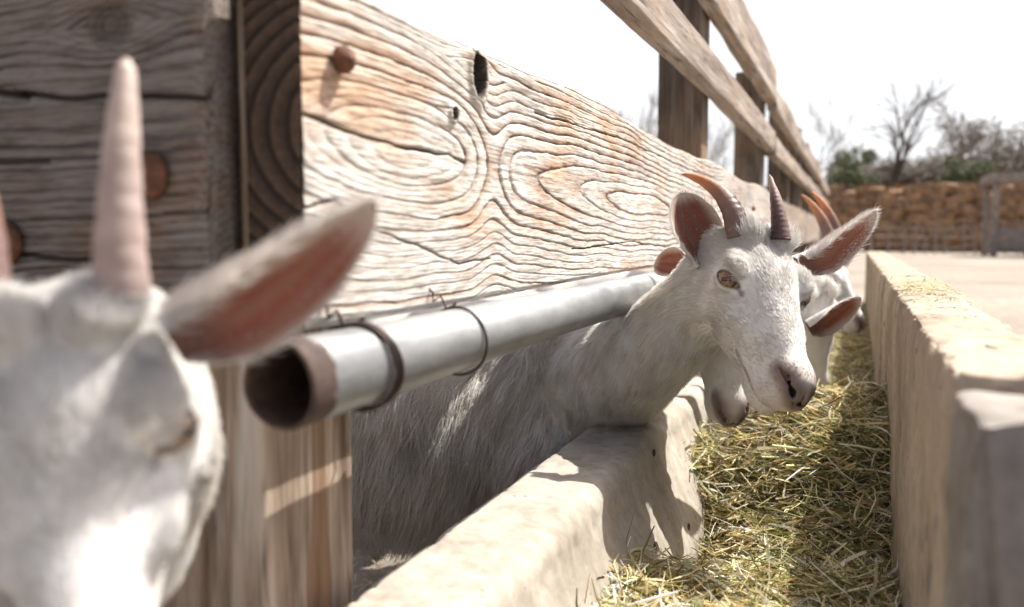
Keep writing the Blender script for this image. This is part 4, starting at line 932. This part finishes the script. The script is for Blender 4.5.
def litter():
    r = np.random.default_rng(5); parts = []; 
    for k in range(2600):
        x = r.uniform(-1.9, -.43); y = r.uniform(.7, 3.6); L = r.uniform(.03, .10); a = r.uniform(0, 6.28); d = np.array([math.cos(a), math.sin(a), r.normal(0, .1)])*L/2; s = np.array([-math.sin(a), math.cos(a), 0])*.0012
        p = np.array([x, y, .006+r.random()*.02]); parts.append(np.array([p-d-s, p-d+s, p+d+s, p+d-s]))
    V = np.concatenate(parts); tag(mesh_obj('straw_litter', V, np.arange(len(V)).reshape(-1, 4), M_strawl, None, False), 'scattered straw on the pen ground behind the low wall', 'straw', kind='stuff')
M_strawl = plain('straw', (.42, .34, .18), .8, 0, .4, 8)
litter()
# bits of hay lying on the high wall
def wallhay():
    r = np.random.default_rng(9); parts = []
    for k in range(900):
        y = r.normal(1.55, .16) if k < 500 else r.uniform(1.0, 4.8); x = r.uniform(.068, .145); L = r.uniform(.008, .035); a = r.uniform(0, 6.28); d = np.array([math.cos(a), math.sin(a), r.normal(0, .12)])*L/2; s = np.array([-math.sin(a), math.cos(a), 0])*.0007
        p = np.array([x, y, Z(-.0845)+r.random()*.004]); parts.append(np.array([p-d-s, p-d+s, p+d+s, p+d-s]))
    V = np.concatenate(parts); tag(mesh_obj('hay_bits', V, np.arange(len(V)).reshape(-1, 4), plain('hay_bits', (.30, .26, .11), .8, 0, .4, 30), None, False), 'loose bits of hay lying on top of the high trough wall', 'hay', kind='stuff')
wallhay()

# ------------------------------------------------------------------ background
M_bark = plain('bark', (.085, .06, .05), .9, 0, .3, 6); M_greybark = plain('grey_twigs', (.225, .205, .18), .9, 0, .25, 3)
M_leaf = plain('leaf', (.13, .155, .085), .8, 0, .45, 2.5); M_leafd = plain('leaf_dull', (.19, .17, .135), .85, 0, .4, 2)
M_grey = plain('grey_timber', (.23, .19, .17), .9, 0, .3, 4)
def bare_tree(name, base, H, seed, label, group, mat, spread=.6, levels=5, r0=.16, rmin=.012, parent=None, limbs=None):
    r = np.random.default_rng(seed); seg = []
    def grow(p, d, L, rad, lv):
        n = 5 if lv > 1 else 4; pts = [p]; q = p; dd = d
        for i in range(n):
            dd = dd+r.normal(0, .13, 3)+np.array([0, 0, .03]); dd = dd/np.linalg.norm(dd); q = q+dd*L/n; pts.append(q)
        seg.append((pts, np.linspace(rad, rad*.55, n+1), lv))
        if lv == 0: return
        k = int(r.integers(3, 6)) if lv < levels else 4
        for j in range(k):
            i = int(r.integers(1, n+1)) if j else n; a = r.normal(0, 1, 3); a -= a@dd*dd; a /= np.linalg.norm(a)+1e-9
            nd_ = dd*(.75)+a*spread*(.6+.6*r.random()); nd_ /= np.linalg.norm(nd_); grow(pts[i], nd_, L*(.55+.25*r.random()), rad*.5, lv-1)
    base = np.array(base, float); root = empty(name, base, label, 'tree', group)
    if limbs:
        for d, L, rad in limbs: grow(base+np.array([0, 0, .5]), np.array(d, float)/np.linalg.norm(d), L, rad, levels-1)
        tr = sweep([base-np.array([0, 0, .3]), base+np.array([0, 0, .3]), base+np.array([0, 0, .6])], [r0*1.3, r0*1.05, r0], 9)
    else:
        grow(base+np.array([0, 0, H*.12]), np.array([r.normal(0, .12), r.normal(0, .1), 1.]), H*.42, r0, levels-1)
        tr = sweep([base-np.array([0, 0, .3]), base+np.array([0, 0, H*.13])], [r0*1.3, r0], 9)
    V, F_ = tr; mesh_obj('trunk', V, F_, mat, root)
    # crown of branches as one tube mesh
    cv = []; cf = []; o = 0
    for pts, rr, lv in seg:
        v, f = sweep(pts, np.maximum(rr, rmin), 5 if lv > 1 else 3, False); cv.append(v); cf += [[a+o for a in q] for q in f]; o += len(v)
    mesh_obj('crown', np.concatenate(cv), np.array(cf), mat, root)
    return root
def copy_tree(o, loc, sc, rz, label=None):
    c = o.copy(); COL.objects.link(c); c.location = loc; c.scale = (sc, sc, sc); c.rotation_euler = (0, 0, rz)
    if label: c['label'] = label
    for ch in o.children: k = ch.copy(); COL.objects.link(k); k.parent = c
    return c
def gp(px, d, z):      # ground-plan point under a picture column
    a = math.atan((px-512)/FPX)-YAW; return np.array([math.sin(a)*d, math.cos(a)*d, z])
M1 = bare_tree('bare_tree', gp(890, 55, 3.2), 9, 21, 'dark bare tree with two tall forked limbs rising above the ochre bank', None, M_bark, .42, 4, .24, .014,
          limbs=[((-.02, 0, 1), 3.2, .17), ((.42, .05, .85), 2.9, .14), ((1.0, .0, .62), 2.9, .11)])
g1 = bare_tree('bare_tree', gp(950, 66, 3.2), 7, 31, 'grey bare tree with a dense twiggy crown right of the dark forked tree', 'bare scrub trees behind the bank', M_greybark, .8, 6, .16, .026)
g2 = bare_tree('bare_tree', gp(1000, 74, 3.2), 6.5, 37, 'pale grey bare tree above the timber shelter', 'bare scrub trees behind the bank', M_greybark, .9, 6, .15, .026)
far_lab = 'grey leafless scrub tree in the hazy row behind the bank'
for i in range(34):
    px = 836+i*7.2+random.uniform(-4, 4); d = random.uniform(72, 120); s_ = random.uniform(.62, .9)*d/85
    copy_tree((g1, g2)[i % 2], gp(px, d, 3.0), s_, random.uniform(0, 6.28), far_lab)
# slender pale trees seen beyond the thick plank
slim = bare_tree('bare_tree', gp(604, 60, 0), 8.6, 41, 'thin pale bare tree beyond the thick plank', 'slender trees beyond the plank', M_greybark, .32, 5, .10)
for px, d, s_ in ((628, 62, 1.0), (634, 74, 1.05), (656, 58, 1.1), (662, 66, 1.25), (716, 62, 1.0), (722, 70, 1.0), (816, 58, .75)):
    copy_tree(slim, gp(px, d, 0 if px < 800 else 3), s_*(.9 if px > 800 else 1), random.uniform(0, 6), 'thin pale bare tree beyond the thick plank')
def bush(px, d, w_, h, seed, label, mat, z0=3.1, n=5200, group='evergreen bushes on the bank'):
    r = np.random.default_rng(seed); b0 = gp(px, d, z0); root = empty('bush', b0, label, 'bush', group)
    # leaf clumps on the surfaces of many small lobes
    nl = 16; lc = np.stack([r.uniform(-.5, .5, nl)*w_, r.uniform(-.4, .4, nl)*w_, r.uniform(.2, .85, nl)*h], 1); lr = r.uniform(.16, .30, nl)*min(w_, h*1.3)
    k = r.integers(0, nl, n); v = r.normal(0, 1, (n, 3)); v /= np.linalg.norm(v, axis=1)[:, None]; P = b0+lc[k]+v*(lr[k]*(.6+.45*r.random(n)))[:, None]; P[:, 2] = np.maximum(P[:, 2], z0-.05)
    s_ = .05+.08*r.random(n); a = r.normal(0, 1, (n, 3)); a /= np.linalg.norm(a, axis=1)[:, None]; b_ = np.cross(a, r.normal(0, 1, (n, 3))); b_ /= np.linalg.norm(b_, axis=1)[:, None]
    V = np.stack([P-a*s_[:, None], P+b_*s_[:, None]*.5, P+a*s_[:, None], P-b_*s_[:, None]*.5], 1).reshape(-1, 3)
    mesh_obj('foliage', V, np.arange(n*4).reshape(-1, 4), mat, root, False)
    st = [sweep([b0, b0+np.array([r.normal(0, .1), r.normal(0, .1), h*.3]), b0+lc[i]], [.06, .04, .015], 5) for i in range(6)]; V, F_ = join(st); mesh_obj('stem', V, F_, M_bark, root)
for i, (px, d, w_, h, lb, mt) in enumerate(((846, 52, 2.6, 2.6, 'dark green rounded bush on the bank beside the fence end', M_leaf), (862, 57, 3.0, 2.3, 'dull green bush left of the forked tree foot', M_leafd),
        (878, 60, 2.2, 1.7, 'small dull bush just left of the forked tree trunk', M_leafd), (915, 58, 2.6, 1.5, 'low dull olive bush just right of the forked tree', M_leafd), (968, 54, 2.3, 1.9, 'bright green bush in front of the grey twiggy tree', M_leaf),
        (990, 60, 4, 1.9, 'broad olive bush left of the timber shelter', M_leafd), (1018, 58, 4, 2.6, 'olive bush behind the timber shelter roof', M_leafd), (940, 63, 3.5, 1.9, 'broad brownish bush between the two bare trees', M_leafd), (1050, 60, 5, 3.0, 'olive bush beyond the shelter at the right edge', M_leafd))):
    bush(px, d, w_, h, 300+i, lb, mt)
for i, (px, d, w_, h) in enumerate(((855, 80, 8, 3.6), (880, 84, 8, 3.2), (905, 78, 7, 3.0), (928, 86, 9, 4.2), (950, 82, 8, 4.0), (975, 88, 9, 4.8), (1000, 84, 9, 4.6), (1025, 86, 9, 5.0))):
    bush(px, d, w_, h, 340+i, 'wide olive-grey thicket in the back row behind the bank', M_leafd, 3.1, 6500, 'thickets in the back row')
# low stick fence in front of the bank
def bxp(name, p0, p1, w_, h, mat, parent):
    p0 = np.array(p0, float); p1 = np.array(p1, float); d = p1-p0; L = np.linalg.norm(d); d /= L
    V, F_ = sweep([p0, p0+d*L*.33+np.random.default_rng(3).normal(0, .01, 3), p0+d*L*.66, p1], [w_, w_*.95, w_*.97, w_*.9], 6); return mesh_obj(name, V, F_, mat, parent)
pf = empty('stick_fence', gp(930, 43, 0), 'low grey fence of crooked sticks and rails at the foot of the bank', 'fence')
rr_ = np.random.default_rng(8); X0 = gp(874, 43, 0)[0]; X1 = gp(1060, 43, 0)[0]
for i, px in enumerate(np.linspace(876, 1040, 15)):
    p = gp(px, 43, 0)+np.array([rr_.normal(0, .15), rr_.normal(0, .1), 0]); bxp('post', p, p+np.array([rr_.normal(0, .08), 0, 1.0+rr_.random()*.7]), .05+.03*rr_.random(), 0, M_grey, pf)
for zz in (.35, .75, 1.15):
    for k in range(5):
        a = X0+(X1-X0)*k/5; b_ = X0+(X1-X0)*(k+1.05)/5; yk = gp((876+1040)/2, 43, 0)[1]; bxp('rail', (a, yk-.1, zz+rr_.normal(0, .07)), (b_, yk-.1, zz+rr_.normal(0, .07)), .035, 0, M_grey, pf)
# timber shelter frame
sh = empty('timber_shelter', gp(1010, 38, 0), 'grey open timber shelter with a flat board roof at the foot of the bank', 'shelter')
def box(name, x0, x1, y0, y1, z0, z1, mat, parent, seed=1):
    V, F_ = extrude(round_rect(x0, x1, z0, z1, .02, .2), np.linspace(y0, y1, 5), None, 'y'); return mesh_obj(name, V, F_, mat, parent)
sx0 = gp(990, 38, 0)[0]; sx1 = gp(1085, 38, 0)[0]; sy = gp(990, 38, 0)[1]
for a in (sx0, (sx0+sx1)/2, sx1):
    for b_ in (sy, sy+2.5): box('post', a, a+.22, b_, b_+.22, 0, 2.9, M_grey, sh)
box('roof', sx0-.12, sx1+.3, sy-.25, sy+2.9, 2.92, 3.22, M_grey, sh)
for zz in (.25, .75): box('side_board', sx0+.24, sx1-.02, sy+.02, sy+.10, zz, zz+.38, M_grey, sh)
